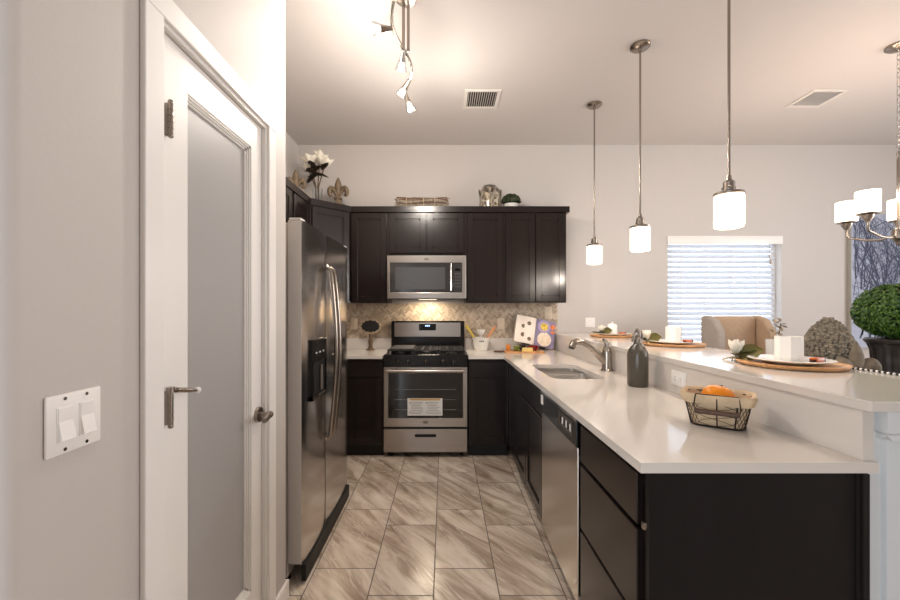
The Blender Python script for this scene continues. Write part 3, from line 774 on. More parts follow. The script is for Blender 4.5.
# ------------------------------------------------------------------ microwave
mw = thing('microwave', 'stainless over-the-range microwave with black window', 'microwave', (rc, 3.95, 1.427))
MF = 3.782; mx0, mx1 = rc-.374, rc+.374; mz0, mz1 = 1.428, 1.836
B(mx0+.003, mx1-.003, MF+.03, WB-.012, mz0, mz1).build('body', M['blackm'], mw, smooth=0)
b = MB(); wx0, wx1, wz0, wz1 = -.512, .170, 1.486, 1.768
b.box(mx0, wx0, MF, MF+.032, mz0, mz1, .003); b.box(wx1, mx1, MF, MF+.032, mz0, mz1, .003); b.box(wx0-.002, wx1+.002, MF, MF+.032, mz0, wz0, .003); b.box(wx0-.002, wx1+.002, MF, MF+.032, wz1, mz1, .003)
md = b.build('front_frame', M['steel_h'], mw, smooth=0)
B(wx0, .084, MF+.003, MF+.03, wz0, wz1, bev=.001).build('door_glass', M['mglass'], mw, smooth=0)
B(-.462, .01, MF+.001, MF+.004, 1.515, 1.725, bev=.001).build('window_mesh', M['mpanel'], mw, smooth=0)
B(.088, wx1, MF+.002, MF+.03, wz0, wz1, bev=.001).build('control_panel', M['mglass'], mw, smooth=0)
B(.105, .155, MF+.0008, MF+.003, 1.69, 1.715).build('display', M['display'], mw, smooth=0)
for i in range(5):
    for j in range(3):
        B(.104+j*.02, .116+j*.02, MF+.0010, MF+.003, 1.655-i*.03, 1.668-i*.03).build('button', M['mpanel'], mw, smooth=0)
b = MB(); b.tube([(.062, MF-.035, 1.50), (.062, MF-.035, 1.757)], .011, 14)
for zz in (1.512, 1.745): b.box(.054, .07, MF-.035, MF+.004, zz-.008, zz+.008, .002)
b.build('handle', M['chrome'], mw)
MB().lathe([(0, 0), (.024, 0), (.022, .002), (0, .002)], seg=24, mtx=Matrix.Translation((rc, MF, 1.802)) @ Matrix.Rotation(R(90), 4, 'X') @ Matrix.Diagonal((1, .4, 1, 1))).build('badge', M['pewter'], mw)
B(mx0+.01, mx1-.01, MF+.002, MF+.03, mz0-.008, mz0+.002).build('vent_lip', M['blackm'], mw, smooth=0)
B(rc-.09, rc+.09, 3.98, 4.06, mz0-.004, mz0+.001).build('task_light', mat('task_light_lens', (255, 230, 190), .4, emit=5, ecol=(1, .82, .6)), mw, smooth=0)
lamp('microwave_task_light', 'AREA', (rc, 4.02, mz0-.012), 3.2, (1, .83, .62), shape='RECTANGLE', size=.2, size_y=.08)

# ------------------------------------------------------------------ dishwasher
dw = thing('dishwasher', 'stainless dishwasher with black control strip in the peninsula', 'dishwasher', (.85, 1.955, 0))
y0, y1 = 1.652, 2.262; DF = .552
B(.58, 1.13, y0+.002, y1-.002, .09, .88).build('body', M['blackm'], dw, smooth=0)
B(DF, .582, y0+.003, y1-.003, .105, .755, bev=.004).build('door', M['steel'], dw, smooth=0)
cp = B(DF-.004, .582, y0+.003, y1-.003, .758, .868, bev=.003).build('control_strip', M['black'], dw, smooth=0)
B(DF-.006, DF+.002, y0+.003, y1-.003, .862, .872).build('top_edge', M['chrome'], cp, smooth=0)
B(DF-.0052, DF-.003, y0+.06, y0+.26, .785, .845).build('button_panel', M['pewter'], cp, smooth=0)
for i in range(6): B(DF-.0062, DF-.0045, y0+.075+i*.028, y0+.09+i*.028, .80, .83).build('button', M['slot'] if i % 2 else M['plastic'], cp, smooth=0)
B(DF-.007, DF-.003, y1-.05, y1-.012, .80, .85).build('vent', M['plastic'], cp, smooth=0)
B(.62, .66, y0+.002, y1-.002, 0, .1).build('toe_kick', M['toe'], dw, smooth=0)
MB().cyl((DF-.002, y0+.03, .185), (DF+.001, y0+.03, .185), .011).build('badge', M['chrome'], dw)

# ------------------------------------------------------------------ sink and faucet
sk = thing('kitchen_sink', 'stainless double bowl undermount sink in peninsula counter', 'sink', ((SX0+SX1)/2, (SY0+SY1)/2, .70))
def bowl(y0, y1, zb):
    b = MB(); g = bmesh.ops.create_cube(b.bm, size=1, matrix=Matrix.Translation(((SX0+SX1)/2, (y0+y1)/2, (zb+CB)/2)) @ Matrix.Diagonal((SX1-SX0+.012, y1-y0, CB-zb, 1)))
    top = [f for f in b.bm.faces if f.normal.z > .9]; bmesh.ops.delete(b.bm, geom=top, context='FACES')
    es = [e for e in b.bm.edges if not (e.is_boundary)]
    bmesh.ops.bevel(b.bm, geom=es, offset=.035, segments=5, profile=.5, affect='EDGES')
    o_ = b.build('bowl', M['sinksteel'], sk, normals=False)
    return o_
ym = 2.80
o1 = bowl(SY0-.006, ym-.012, .72); o2 = bowl(ym+.012, SY1+.006, .70)
b = MB(); b.box(SX0-.006, SX1+.006, ym-.013, ym+.013, .864, .876, .004); b.build('divider', M['sinksteel'], sk)
b = MB()
for yc, zb in ((2.57, .72), (2.91, .70)): b.lathe([(.0, .002), (.03, .003), (.04, .006), (.042, .001)], ((SX0+SX1)/2, yc, zb), 24)
b.build('drain', M['chrome'], sk)
fc = thing('kitchen_faucet', 'brushed nickel single handle faucet behind the sink', 'faucet', (1.085, 2.72, CT))
fx, fy = 1.10, 2.70
MB().lathe([(0, 0), (.040, 0), (.040, .006), (.034, .012), (.031, .05), (.031, .125), (.029, .14), (.024, .148), (0, .150)], (fx, fy, CT), 28).build('body', M['nickel'], fc)
MB().tube([(fx-.008, fy, CT+.055), (fx-.05, fy-.004, CT+.10), (fx-.11, fy-.012, CT+.163), (fx-.165, fy-.02, CT+.192), (fx-.21, fy-.026, CT+.198), (fx-.236, fy-.03, CT+.188), (fx-.247, fy-.031, CT+.160)], [.025, .025, .023, .022, .0215, .022, .024], 18).build('spout', M['nickel'], fc)
MB().cyl((fx-.247, fy-.031, CT+.162), (fx-.250, fy-.031, CT+.150), .020, .018).build('aerator', M['slot'], fc)
MB().tube([(fx, fy, CT+.148), (fx+.004, fy, CT+.175), (fx-.006, fy, CT+.195), (fx-.026, fy, CT+.212)], [.024, .020, .013, .010], 14).build('handle', M['nickel'], fc)
MB().tube([(fx+.006, fy+.09, CT), (fx+.006, fy+.09, CT+.03)], [.022, .018], 20).build('hole_cover', M['nickel'], fc) if False else None

# ------------------------------------------------------------------ soda siphon
sp_ = thing('soda_siphon', 'smoky textured glass siphon bottle on counter before bar', 'bottle', (1.046, 2.16, CT))
c = (1.046, 2.16, CT)
MB().lathe([(0, 0), (.048, 0), (.053, .008), (.053, .165), (.049, .19), (.036, .212), (.022, .225), (.018, .24), (.018, .25), (0, .25)], c, 36).build('bottle', M['smoke'], sp_)
MB().lathe([(.019, .228), (.020, .235), (.020, .255), (.013, .262), (.016, .272), (.016, .288), (.011, .302), (.007, .312), (0, .314)], c, 24).build('head', M['pewter'], sp_)
MB().tube([(c[0], c[1], c[2]+.28), (c[0]-.02, c[1]-.012, c[2]+.283), (c[0]-.036, c[1]-.022, c[2]+.262), (c[0]-.038, c[1]-.024, c[2]+.24)], [.009, .008, .007, .006], 12).build('spout', M['pewter'], sp_)
MB().tube([(c[0]+.005, c[1], c[2]+.30), (c[0]+.022, c[1]+.01, c[2]+.297), (c[0]+.032, c[1]+.016, c[2]+.268), (c[0]+.033, c[1]+.016, c[2]+.245)], [.007, .006, .005, .004], 10).build('lever', M['pewter'], sp_)

# ------------------------------------------------------------------ wire fruit basket
bx, by = .985, 1.44
bk = thing('wire_basket', 'chicken wire basket with linen liner on peninsula counter', 'basket', (bx, by, CT))
ROT = Matrix.Translation((bx, by, CT)) @ Matrix.Rotation(R(-36), 4, 'Z')
def rr(a, bb_, r, z, n=6):
    out = []
    for cx_, cy_, a0 in ((a-r, bb_-r, 0), (-(a-r), bb_-r, 90), (-(a-r), -(bb_-r), 180), (a-r, -(bb_-r), 270)):
        out += [(x, y, z) for x, y in arc(cx_, cy_, r, a0, a0+90, n)]
    return out
def lv(u): return rr(.080+.022*u, .058+.020*u, .03+.012*u, .004+.106*u)
q = MB(); q.tube(lv(0), .0028, 8, closed=True); q.tube(lv(.95), .0026, 8, closed=True)
N_ = len(lv(0))
for i in range(0, N_, 7): q.tube([lv(u/4*.95)[i] for u in range(5)], .0024, 8)
MB().add(q, ROT).build('frame', M['wire'], bk)
q = MB(); steps = 9
def samp(f, u):
    L = lv(u); x = (f % 1)*len(L); i = int(x); t_ = x-i; a, c_ = Vector(L[i % len(L)]), Vector(L[(i+1) % len(L)]); return a.lerp(c_, t_)
Kx = 22
for i in range(Kx):
    for sg in (1, -1):
        q.tube([samp(i/Kx+sg*j/steps*.16, j/steps*.95) for j in range(steps+1)], .0009, 5)
MB().add(q, ROT).build('chicken_wire', M['wire'], bk)
q = MB()
def liner_in(i, u, ins): 
    v = Vector(lv(u)[i % N_]); k_ = 1-ins/.09; w_ = 1+.03*math.sin(i*1.9)*u; return Vector((v.x*k_*w_, v.y*k_*w_, v.z+.003))
rows = [(0.0, .005), (.3, .005), (.6, .004), (.9, .003), (1.03, .0), (1.05, -.005), (.98, -.008), (.80, -.007), (.72, -.006)]
g = [[q.bm.verts.new(liner_in(i, u, s_)) for i in range(N_)] for u, s_ in rows]
for a, c_ in zip(g, g[1:]):
    for i in range(N_): q.bm.faces.new((a[i], a[(i+1) % N_], c_[(i+1) % N_], c_[i]))
q.bm.faces.new(g[0])
MB().add(q, ROT).build('liner', M['liner'], bk, smooth=60)
q = MB(); hy = -.086
q.tube([(-.062, -.083, .118), (-.066, hy-.008, .085), (-.064, hy-.012, .060), (.064, hy-.012, .060), (.066, hy-.008, .085), (.062, -.083, .118), (-.062, -.083, .118)], .0022, 8)
q.tube([(0, -.083, .115), (0, hy, .055), (0, -.060, .004)], .002, 8)
hw = MB().add(q, ROT).build('handle', M['wire'], bk)
q = MB().tube([(-.062, hy-.013, .062), (.062, hy-.013, .062)], .0085, 14); MB().add(q, ROT).build('handle_grip', M['woodd'], hw)
og = thing('orange', 'orange fruit resting in the linen-lined wire basket', 'fruit', (bx-.004, by, CT+.05))
MB().add(MB().lathe([(0, .0), (.012, .0005), (.03, .009), (.043, .025), (.048, .043), (.044, .062), (.032, .077), (.014, .084), (.003, .0825), (0, .082)], seg=32), Matrix.Translation((bx-.012, by-.005, CT+.058)) @ Matrix.Rotation(R(14), 4, 'Y') @ Matrix.Diagonal((1.12, 1.0, 1, 1))).build('peel', M['orange'], og)
MB().ball((bx+.009, by-.006, CT+.141), (.005, .005, .003)).build('stem_button', M['leaf'], og)

# ------------------------------------------------------------------ flowers, leaves
def petal(b, base, az, tilt, ln, wd, cup, nu=6, nv=6, point=1.0, curl=0.0):
    Rz = Matrix.Translation(base) @ Matrix.Rotation(az, 4, 'Z') @ Matrix.Rotation(-tilt, 4, 'Y')
    def f(u, v):
        s_ = (v-.5)*2; w_ = wd*math.sin(PI*min(1, (u*.86+.10)))**.75
        if u > .75: w_ *= 1-(u-.75)/.25*point*.95
        return Rz @ Vector((u*ln, s_*w_*.5, cup*ln*(s_*s_*.5)*math.sin(PI*u) + curl*ln*u*u - cup*.25*ln*math.sin(PI*u)))
    b.patch(f, nu, nv)
def magnolia(parent, c, size, az=0, sd=0):
    r_ = random.Random(sd); c = Vector(c)
    b = MB(); up = c+Vector((0, 0, size*.04))
    for i in range(4): petal(b, up, az+i*PI/2, R(72), size*.66, size*.44, .75, 8, 6, .7, -.12)
    for i in range(3): petal(b, up, az+.6+i*2*PI/3, R(84), size*.62, size*.44, .7, 8, 6, .6)
    b.build('petals', M['petal'], parent, smooth=60)
    for a, tl, ln, wd, m_ in ((az+PI, 16, .95, .40, 'leaf'), (-.35, 42, .92, .70, 'leafb'), (az+PI*.55, 8, .8, .42, 'leaf')):
        q = MB(); petal(q, (0, 0, 0), 0, R(tl), size*ln, size*wd, .3, 10, 6, .6)
        roll = Matrix.Rotation(R(64), 4, 'X') if m_ == 'leafb' else Matrix()
        q2 = MB().add(q, Matrix.Translation(c+Vector((0, -.012 if m_ == 'leafb' else 0, .002))) @ Matrix.Rotation(a, 4, 'Z') @ roll)
        q2.build('leaf', M[m_], parent, smooth=60)

# ------------------------------------------------------------------ place settings on the bar
BZ = 1.083
def hexmug(c, r, h, n=6, rot=0.0):
    b = MB(); pts = lambda rr_, z: [b.bm.verts.new((c[0]+rr_*math.cos(2*PI*i/n+rot), c[1]+rr_*math.sin(2*PI*i/n+rot), c[2]+z)) for i in range(n)]
    rings = [pts(r*.94, 0), pts(r, h*.12), pts(r, h), pts(r*.92, h), pts(r*.9, h*.1)]
    b.bm.faces.new(rings[0][::-1])
    for a, q in zip(rings, rings[1:]):
        for i in range(n): b.bm.faces.new((a[i], a[(i+1) % n], q[(i+1) % n], q[i]))
    b.bm.faces.new(rings[-1])
    return b
def setting(x, y, where, mugrot, flower, lid=False, sd=1):
    ch = thing('charger_plate', 'tan wooden charger at ' + where, 'charger', (x, y, BZ), 'wooden chargers on the bar')
    MB().lathe([(0, 0), (.17, 0), (.184, .006), (.190, .014), (.184, .017), (.17, .012), (0, .010)], (x, y, BZ), 48).build('board', M['charger'], ch)
    MB().tube([(x+.186*math.cos(2*PI*i/48), y+.186*math.sin(2*PI*i/48), BZ+.0145) for i in range(48)], .0045, 8, closed=True).build('rim', M['wood'], ch)
    pl = thing('dinner_plate', 'white plate on the charger at ' + where, 'plate', (x, y, BZ+.011), 'white plates on the bar')
    MB().lathe([(0, 0), (.085, 0), (.10, .006), (.147, .016), (.150, .019), (.145, .0205), (.098, .012), (0, .008)], (x+.004, y+.006, BZ+.0125), 48).build('rim_and_well', M['white'], pl)
    z = BZ+.0215
    if lid:
        mg = thing('sugar_pot', 'white lidded pot with handle on plate at ' + where, 'pot', (x+.01, y+.02, z))
        MB().lathe([(0, 0), (.036, 0), (.042, .01), (.042, .07), (.038, .078), (0, .078)], (x+.01, y+.02, z), 28).build('body', M['white'], mg)
        MB().lathe([(.042, .078), (.036, .088), (.012, .094), (.006, .100), (.010, .108), (0, .114)], (x+.01, y+.02, z), 24).build('lid', M['white'], mg)
        MB().tube([(x-.03, y+.02, z+.06), (x-.055, y+.02, z+.055), (x-.055, y+.02, z+.028), (x-.03, y+.02, z+.02)], .005, 10).build('handle', M['white'], mg)
    else:
        mg = thing('faceted_mug', 'white faceted mug on the plate at ' + where, 'mug', (x+.02, y+.03, z))
        hexmug((x+.02, y+.03, z), .05, .105, 8, mugrot).build('body', M['white'], mg, smooth=0)
        q = MB(); q.tube([(x+.06, y+.055, z+.085), (x+.088, y+.072, z+.082), (x+.092, y+.075, z+.045), (x+.06, y+.055, z+.028)], .006, 10); q.build('handle', M['white'], mg)
    am = thing('amber_treat', 'small amber-brown treat on the plate at ' + where, 'treat', (x+.062, y-.055, z), 'amber treats on the plates')
    q = MB().box(-.030, .030, -.014, .014, 0, .022, .004); MB().add(q, Matrix.Translation((x+.066, y-.055, z)) @ Matrix.Rotation(R(20), 4, 'Z')).build('block', M['amber'], am)
    q = MB().box(.020, .033, -.0145, .0145, 0, .0225, .004); q.box(-.03, -.026, -.012, .012, .001, .016, .001); MB().add(q, Matrix.Translation((x+.066, y-.055, z)) @ Matrix.Rotation(R(20), 4, 'Z')).build('end_wrap', M['ambd'], am)
    fx_, fy_, az = flower
    fl = thing('magnolia_bloom', 'white magnolia bloom with green leaves at ' + where, 'flower', (fx_, fy_, BZ), 'magnolia blooms on the bar')
    magnolia(fl, (fx_, fy_, BZ+.028), .115, az, sd=sd)
    q = MB(); r_ = random.Random(sd)
    for i in range(7):
        a = r_.uniform(0, 2*PI); q.tube([(fx_, fy_, BZ+.020), (fx_+.03*math.cos(a), fy_+.03*math.sin(a), BZ+.014), (fx_+.055*math.cos(a+.4), fy_+.055*math.sin(a+.4), BZ+.005)], .0035, 6)
    q.cyl((fx_, fy_, BZ+.001), (fx_, fy_, BZ+.035), .009, .007, 8)
    q.build('raffia', M['ribbon'], fl)
setting(1.502, 1.735, 'the place setting nearest the camera', .2, (1.392, 1.905, 2.3), sd=3)
setting(1.552, 2.71, 'the middle place setting in front of window', .5, (1.405, 2.775, .4), sd=5)
setting(1.50, 3.57, 'the place setting nearest the back wall', .1, (1.42, 3.60, 1.2), True, sd=8)
# beaded strand on the far edge of the bar
bd = thing('beaded_strand', 'black and white beaded strand along far edge of bar', 'strand', (1.66, 1.4, BZ))
for mi, nm in ((0, 'white_beads'), (1, 'black_beads')):
    q = MB()
    for i in range(mi, 64, 2):
        q.ball((1.688-.012*math.sin(i*.02), 1.08+i*.0098, BZ+.0048), (.0048, .0048, .0048), 10, 6)
    q.build(nm, M['plastic'] if mi == 0 else M['slot'], bd)

# ------------------------------------------------------------------ fleur-de-lis
def fleur(name, label, loc, h, rz=0.0, m_='stoned', base=True):
    t = thing(name, label, 'ornament', loc); H = h
    Mx = Matrix.Translation(loc) @ Matrix.Rotation(rz, 4, 'Z') @ Matrix.Diagonal((H*.84, H*1.05, H, 1))
    b = MB()
    b.lathe([(0, .36), (.03, .37), (.07, .45), (.11, .58), (.125, .68), (.112, .78), (.072, .89), (.022, .97), (0, 1.0)], seg=20, sy=.6)
    for s_ in (-1, 1):
        pts = [(.02*s_, 0, .36), (.07*s_, 0, .50), (.15*s_, 0, .62), (.24*s_, 0, .66), (.30*s_, 0, .60), (.30*s_, 0, .50), (.25*s_, 0, .46), (.21*s_, 0, .49)]
        fin = []; rad = []
        for i in range(len(pts)-1):
            for j in range(4): fin.append(Vector(pts[i]).lerp(Vector(pts[i+1]), j/4)); rad.append(0)
        fin.append(Vector(pts[-1])); n = len(fin)
        for _ in range(2): fin = [fin[0]]+[(fin[i-1]+fin[i]*2+fin[i+1])/4 for i in range(1, n-1)]+[fin[-1]]
        b.tube(fin, [.040+.052*math.sin(PI*min(1, (i/n)*1.05))**1.2*(1 if i/n < .8 else .9) for i in range(n)], 14)
        pts = [(.01*s_, 0, .36), (.05*s_, 0, .24), (.12*s_, 0, .14), (.19*s_, 0, .13), (.20*s_, 0, .19)]
        b.tube(pts, [.045, .055, .058, .052, .042], 12)
    b.tube([(0, 0, .36), (0, 0, .22), (0, 0, .08)], [.04, .06, .02], 12)
    o_ = MB().add(b, Mx).build('lily', M[m_], t, smooth=60)
    q = MB().box(-.14, .14, -.075, .075, .33, .395, .02); MB().add(q, Mx).build('band', M[m_], t)
    if base:
        q = MB().box(-.17, .17, -.10, .10, 0, .075, .015); q.box(-.05, .05, -.04, .04, .06, .16, .01); MB().add(q, Mx).build('plinth', M[m_], t)
    return t
fleur('fleur_ornament', 'weathered fleur-de-lis standing on corner cabinet right of flowers', (-1.045, 3.95, UT), .335, 0, 'bronze')
fleur('fleur_ornament', 'weathered fleur-de-lis at left on top of cabinets behind flowers', (-1.335, 3.60, UT), .29, R(20), 'bronze')

# vase of magnolias on the corner cabinet
vs = thing('flower_vase', 'clear glass vase of white magnolias on top of cabinets', 'vase', (-1.235, 3.90, UT))
vc = (-1.235, 3.90, UT)
MB().lathe([(0, 0), (.045, 0), (.05, .01), (.046, .12), (.05, .20), (.047, .20), (.043, .12), (.046, .014), (0, .012)], vc, 28).build('glass', M['glass'], vs)
q = MB()
heads = [(-.055, -.03, .43, .16, 0.3), (.075, -.03, .40, .17, 2.2), (.01, .04, .49, .15, 4.0), (-.09, .03, .38, .13, 1.2)]
for x, y, z, s_, a in heads: q.tube([(vc[0]+.01*a-.02, vc[1], vc[2]+.015), (vc[0]+x*.2, vc[1]+y*.2, vc[2]+.22), (vc[0]+x, vc[1]+y, vc[2]+z)], .006, 8)
q.build('stem', M['stem'], vs)
for i, (x, y, z, s_, a) in enumerate(heads):
    b = MB(); c = (vc[0]+x, vc[1]+y, vc[2]+z); r_ = random.Random(i)
    for j in range(6): petal(b, c, a+j*PI/3, R(35+r_.uniform(-10, 20)), s_*.72, s_*.50, .5, point=.6)
    for j in range(3): petal(b, c, a+.5+j*2.1, R(70), s_*.55, s_*.38, .6, point=.6)
    b.build('bloom', M['petal'], vs, smooth=60)
    MB().ball((c[0], c[1]-.02, c[2]+.015), (.024, .02, .024), 12, 8).build('bloom_centre', M['leafd'], vs)
b = MB(); r_ = random.Random(4)
for j in range(14): petal(b, (vc[0]+r_.uniform(-.05, .06), vc[1]-.02, vc[2]+.31+r_.uniform(0, .12)), r_.uniform(0, 6.28), R(r_.uniform(-35, 30)), .13, .055, .25, 7, 4, .95)
b.build('leaves', M['leafd'], vs, smooth=60)

# twig bundle
tb = thing('twig_bundle', 'bundle of brown twigs tied with cord on cabinets above microwave', 'twigs', (-.21, 3.95, UT))
b = MB(); r_ = random.Random(11)
for i in range(46):
    a = r_.uniform(0, 2*PI); rad = .046*math.sqrt(r_.random()); x0_ = -.485+r_.uniform(0, .025); x1_ = .05-r_.uniform(0, .025)
    wob = r_.uniform(-.012, .012); x0_ += r_.uniform(-.01, .03); x1_ -= r_.uniform(-.01, .04)
    pts = []
    for j in range(7):
        u = j/6; pts.append((x0_+(x1_-x0_)*u, 3.95+rad*math.cos(a)*.9+r_.uniform(-.002, .002), UT+.078+rad*math.sin(a)+wob*math.sin(j*1.1+a)+r_.uniform(-.003, .003)))
    b.setm(r_.choice((0, 1, 1))); b.tube(pts, r_.uniform(.0045, .007), 6)
o_ = b.build('twigs', [M['twig'], M['twigl']], tb); o_['kind'] = 'stuff'
for xx in (-.37, -.20, -.09):
    MB().tube([(xx, 3.95+.050*math.cos(2*PI*i/20), UT+.072+.052*math.sin(2*PI*i/20)) for i in range(20)], .0035, 6, closed=True).build('cord_tie', M['ribbon'], tb)
# mercury glass hurricane
LANT = Matrix.Translation((.455, 3.95, UT)) @ Matrix.Diagonal((1.12, 1.12, 1.28, 1)) @ Matrix.Translation((-.455, -3.95, -UT))
jl = thing('glass_lantern', 'mottled mirrored glass lantern on cabinets beside small plant', 'lantern', (.455, 3.95, UT))
MB().lathe([(0, 0), (.085, 0), (.095, .01), (.095, .13), (.085, .16), (.07, .175), (.066, .175), (.078, .155), (.088, .13), (.088, .012), (0, .01)], (.455, 3.95, UT), 32, mtx=LANT).build('jar', M['mercury'], jl)
q = MB()
for i in range(6):
    a = i*PI/3; q.tube([(.455+.097*math.cos(a+d_*.5), 3.95+.097*math.sin(a+d_*.5), UT+z_) for d_, z_ in ((-1, .01), (-1, .09), (-.55, .14), (0, .16), (.55, .14), (1, .09), (1, .01))], .006, 8)
MB().add(q, LANT).build('arch_frame', M['pewter'], jl)
q = MB().tube([(.455-.07, 3.95, UT+.172), (.455-.045, 3.95, UT+.195), (.455, 3.95, UT+.20), (.455+.045, 3.95, UT+.195), (.455+.07, 3.95, UT+.172)], .005, 8); MB().add(q, LANT).build('handle', M['pewter'], jl)
def leafball(name, parent, c, r, n, size, m_, seed, squash=1.0, low=-1.0):
    b = MB(); r_ = random.Random(seed); c = Vector(c)
    for i in range(n):
        z = r_.uniform(low, 1); a = r_.uniform(0, 2*PI); q = math.sqrt(max(0, 1-z*z)); d_ = Vector((q*math.cos(a), q*math.sin(a), z))
        p = c+Vector((d_.x*r, d_.y*r, d_.z*r*squash))*r_.uniform(.90, 1.03)
        u = d_.orthogonal().normalized(); u.rotate(Matrix.Rotation(r_.uniform(0, 6.28), 3, d_)); n_ = (d_+Vector((r_.uniform(-.7, .7), r_.uniform(-.7, .7), r_.uniform(-.5, .7)))).normalized()
        u = (u-n_*u.dot(n_)).normalized(); v = n_.cross(u); s_ = size*r_.uniform(.75, 1.25)
        vs_ = [b.bm.verts.new(p+u*s_*x+v*s_*y+n_*s_*zz) for x, y, zz in ((-1, 0, -.1), (-.3, .55, .08), (.5, .5, .08), (1, 0, -.1), (.5, -.5, .08), (-.3, -.55, .08))]
        b.bm.faces.new(vs_)
    o_ = b.build(name, m_, parent, smooth=0, normals=False); return o_
sb = thing('potted_boxwood', 'small green plant in white pot on top of cabinets', 'potted plant', (.663, 3.95, UT))
MB().lathe([(0, 0), (.05, 0), (.068, .055), (.074, .062), (.066, .062), (.05, .05), (0, .05)], (.663, 3.95, UT), 28).build('pot', M['white'], sb)
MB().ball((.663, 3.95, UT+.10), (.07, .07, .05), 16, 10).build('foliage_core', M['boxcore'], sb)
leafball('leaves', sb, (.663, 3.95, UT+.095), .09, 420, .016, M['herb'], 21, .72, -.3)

# ------------------------------------------------------------------ things on the back counter
sg = thing('chalkboard_sign', 'black oval chalkboard plaque on stand left of range', 'sign', (-.745, 4.06, CT))
def scal(rx, rz, amp, n=72, lob=12): return [(-.745+(rx*(1+amp*math.cos(lob*2*PI*i/n)))*math.cos(2*PI*i/n), 1.155+(rz*(1+amp*math.cos(lob*2*PI*i/n)))*math.sin(2*PI*i/n)) for i in range(n)]
MB().prism(scal(.103, .070, .05), 4.058, 4.070, XZ).build('frame', M['cream'], sg, smooth=0)
MB().prism(scal(.092, .059, .05), 4.053, 4.060, XZ).build('board', M['chalk'], sg, smooth=0)
MB().lathe([(0, 0), (.045, 0), (.045, .008), (.022, .018), (.018, .05), (.024, .09), (.015, .12), (.018, .16), (0, .165)], (-.745, 4.066, CT), 24).build('stand', M['stem'], sg)
ub = thing('utensil_bucket', 'white tapered bucket holding kitchen tools right of range', 'bucket', (.375, 4.06, CT))
c = (.375, 4.06, CT)
MB().lathe([(0, 0), (.062, 0), (.065, .004), (.088, .125), (.092, .129), (.085, .129), (.061, .01), (0, .01)], c, 32).build('body', M['white'], ub)
b = MB()
for i in range(3): b.box(c[0]-.022+i*.016, c[0]-.011+i*.016, c[1]-.0835, c[1]-.076, CT+.088, CT+.100)
b.build('printed_mark', M['slot'], ub, smooth=0)
MB().tube([(c[0]-.08, c[1], CT+.12), (c[0]-.1, c[1]-.02, CT+.06), (c[0]-.085, c[1]-.05, CT+.02)], .003, 6).build('bail', M['pewter'], ub)
u = thing('spatula', 'yellow handled tool leaning left out of white bucket', 'kitchen tool', (c[0]-.03, c[1], CT+.02), 'tools in the white bucket')
MB().tube([(c[0]-.02, c[1], CT+.015), (c[0]-.075, c[1]-.01, CT+.135), (c[0]-.15, c[1]-.02, CT+.25)], [.008, .011, .016], 10).build('handle', M['uyel'], u)
u = thing('wooden_spoon', 'orange wooden tool leaning right out of white bucket', 'kitchen tool', (c[0]+.03, c[1], CT+.02), 'tools in the white bucket')
MB().tube([(c[0]+.02, c[1], CT+.015), (c[0]+.07, c[1]-.01, CT+.135), (c[0]+.14, c[1]-.02, CT+.235)], [.008, .012, .017], 10).build('handle', M['uor'], u)
u = thing('white_scoop', 'white plastic scoop standing upright in white bucket', 'kitchen tool', (c[0], c[1]+.01, CT+.02), 'tools in the white bucket')
MB().tube([(c[0], c[1]+.01, CT+.013), (c[0], c[1]+.01, CT+.15)], .009, 10).build('handle', M['plastic'], u)
MB().lathe([(.008, .14), (.03, .165), (.045, .205), (.042, .205), (.025, .17), (0, .15)], (c[0], c[1]+.01, CT), 20).build('cup', M['plastic'], u)
# cutting board with cheese and grapes
cb = thing('cutting_board', 'wooden paddle cutting board with cheese and grapes', 'cutting board', (.72, 3.83, CT))
q = MB(); q.prism([(-.17, -.085), (.17, -.085), (.185, -.07), (.185, .07), (.17, .085), (-.17, .085), (-.185, .06), (-.185, -.06)], 0, .016); CM = Matrix.Translation((.765, 3.84, CT)) @ Matrix.Rotation(R(-6), 4, 'Z')
MB().add(q, CM).build('board', M['wood'], cb, smooth=0)
q = MB().box(-.285, -.18, -.02, .02, 0, .016, .005); MB().add(q, CM).build('handle', M['woodd'], cb)
ZB = CT+.016
o_ = B(.60, .637, 3.84, 3.875, ZB, ZB+.055, bev=.002).build('cheese_block', M['cheeseo']); tag(o_, 'orange cheese block standing at left end of board', 'cheese')
q = MB(); q.prism([(0, 0), (.10, -.01), (.10, .05)], 0, .035); o_ = MB().add(q, Matrix.Translation((.735, 3.765, ZB))).build('cheese_wedge', M['cheesey'], smooth=0); tag(o_, 'yellow cheese wedge lying at front of the board', 'cheese')
def grapes(name, label, c, n, r, m_, sd):
    t = thing(name, label, 'grapes', (c[0], c[1], ZB)); r_ = random.Random(sd); b = MB()
    for i in range(n):
        lay = i % 3; b.ball((c[0]+r_.uniform(-1, 1)*c[2], c[1]+r_.uniform(-.03, .03), ZB+r+lay*r*1.4), r, 12, 8)
    o_ = b.build('berries', m_, t); 
    MB().tube([(c[0], c[1], ZB+.04), (c[0]+.01, c[1], ZB+.07)], .0025, 6).build('stem', M['stem'], t)
grapes('grape_bunch', 'green grapes between the two cheeses on the board', (.695, 3.83, .022), 16, .0105, M['grapeg'], 1)
grapes('grape_bunch', 'red grapes at right end of the cutting board', (.84, 3.83, .055), 30, .011, M['graper'], 2)
grapes('grape_bunch', 'dark purple grapes at back of the cutting board', (.745, 3.885, .04), 22, .0115, M['graped'], 3)
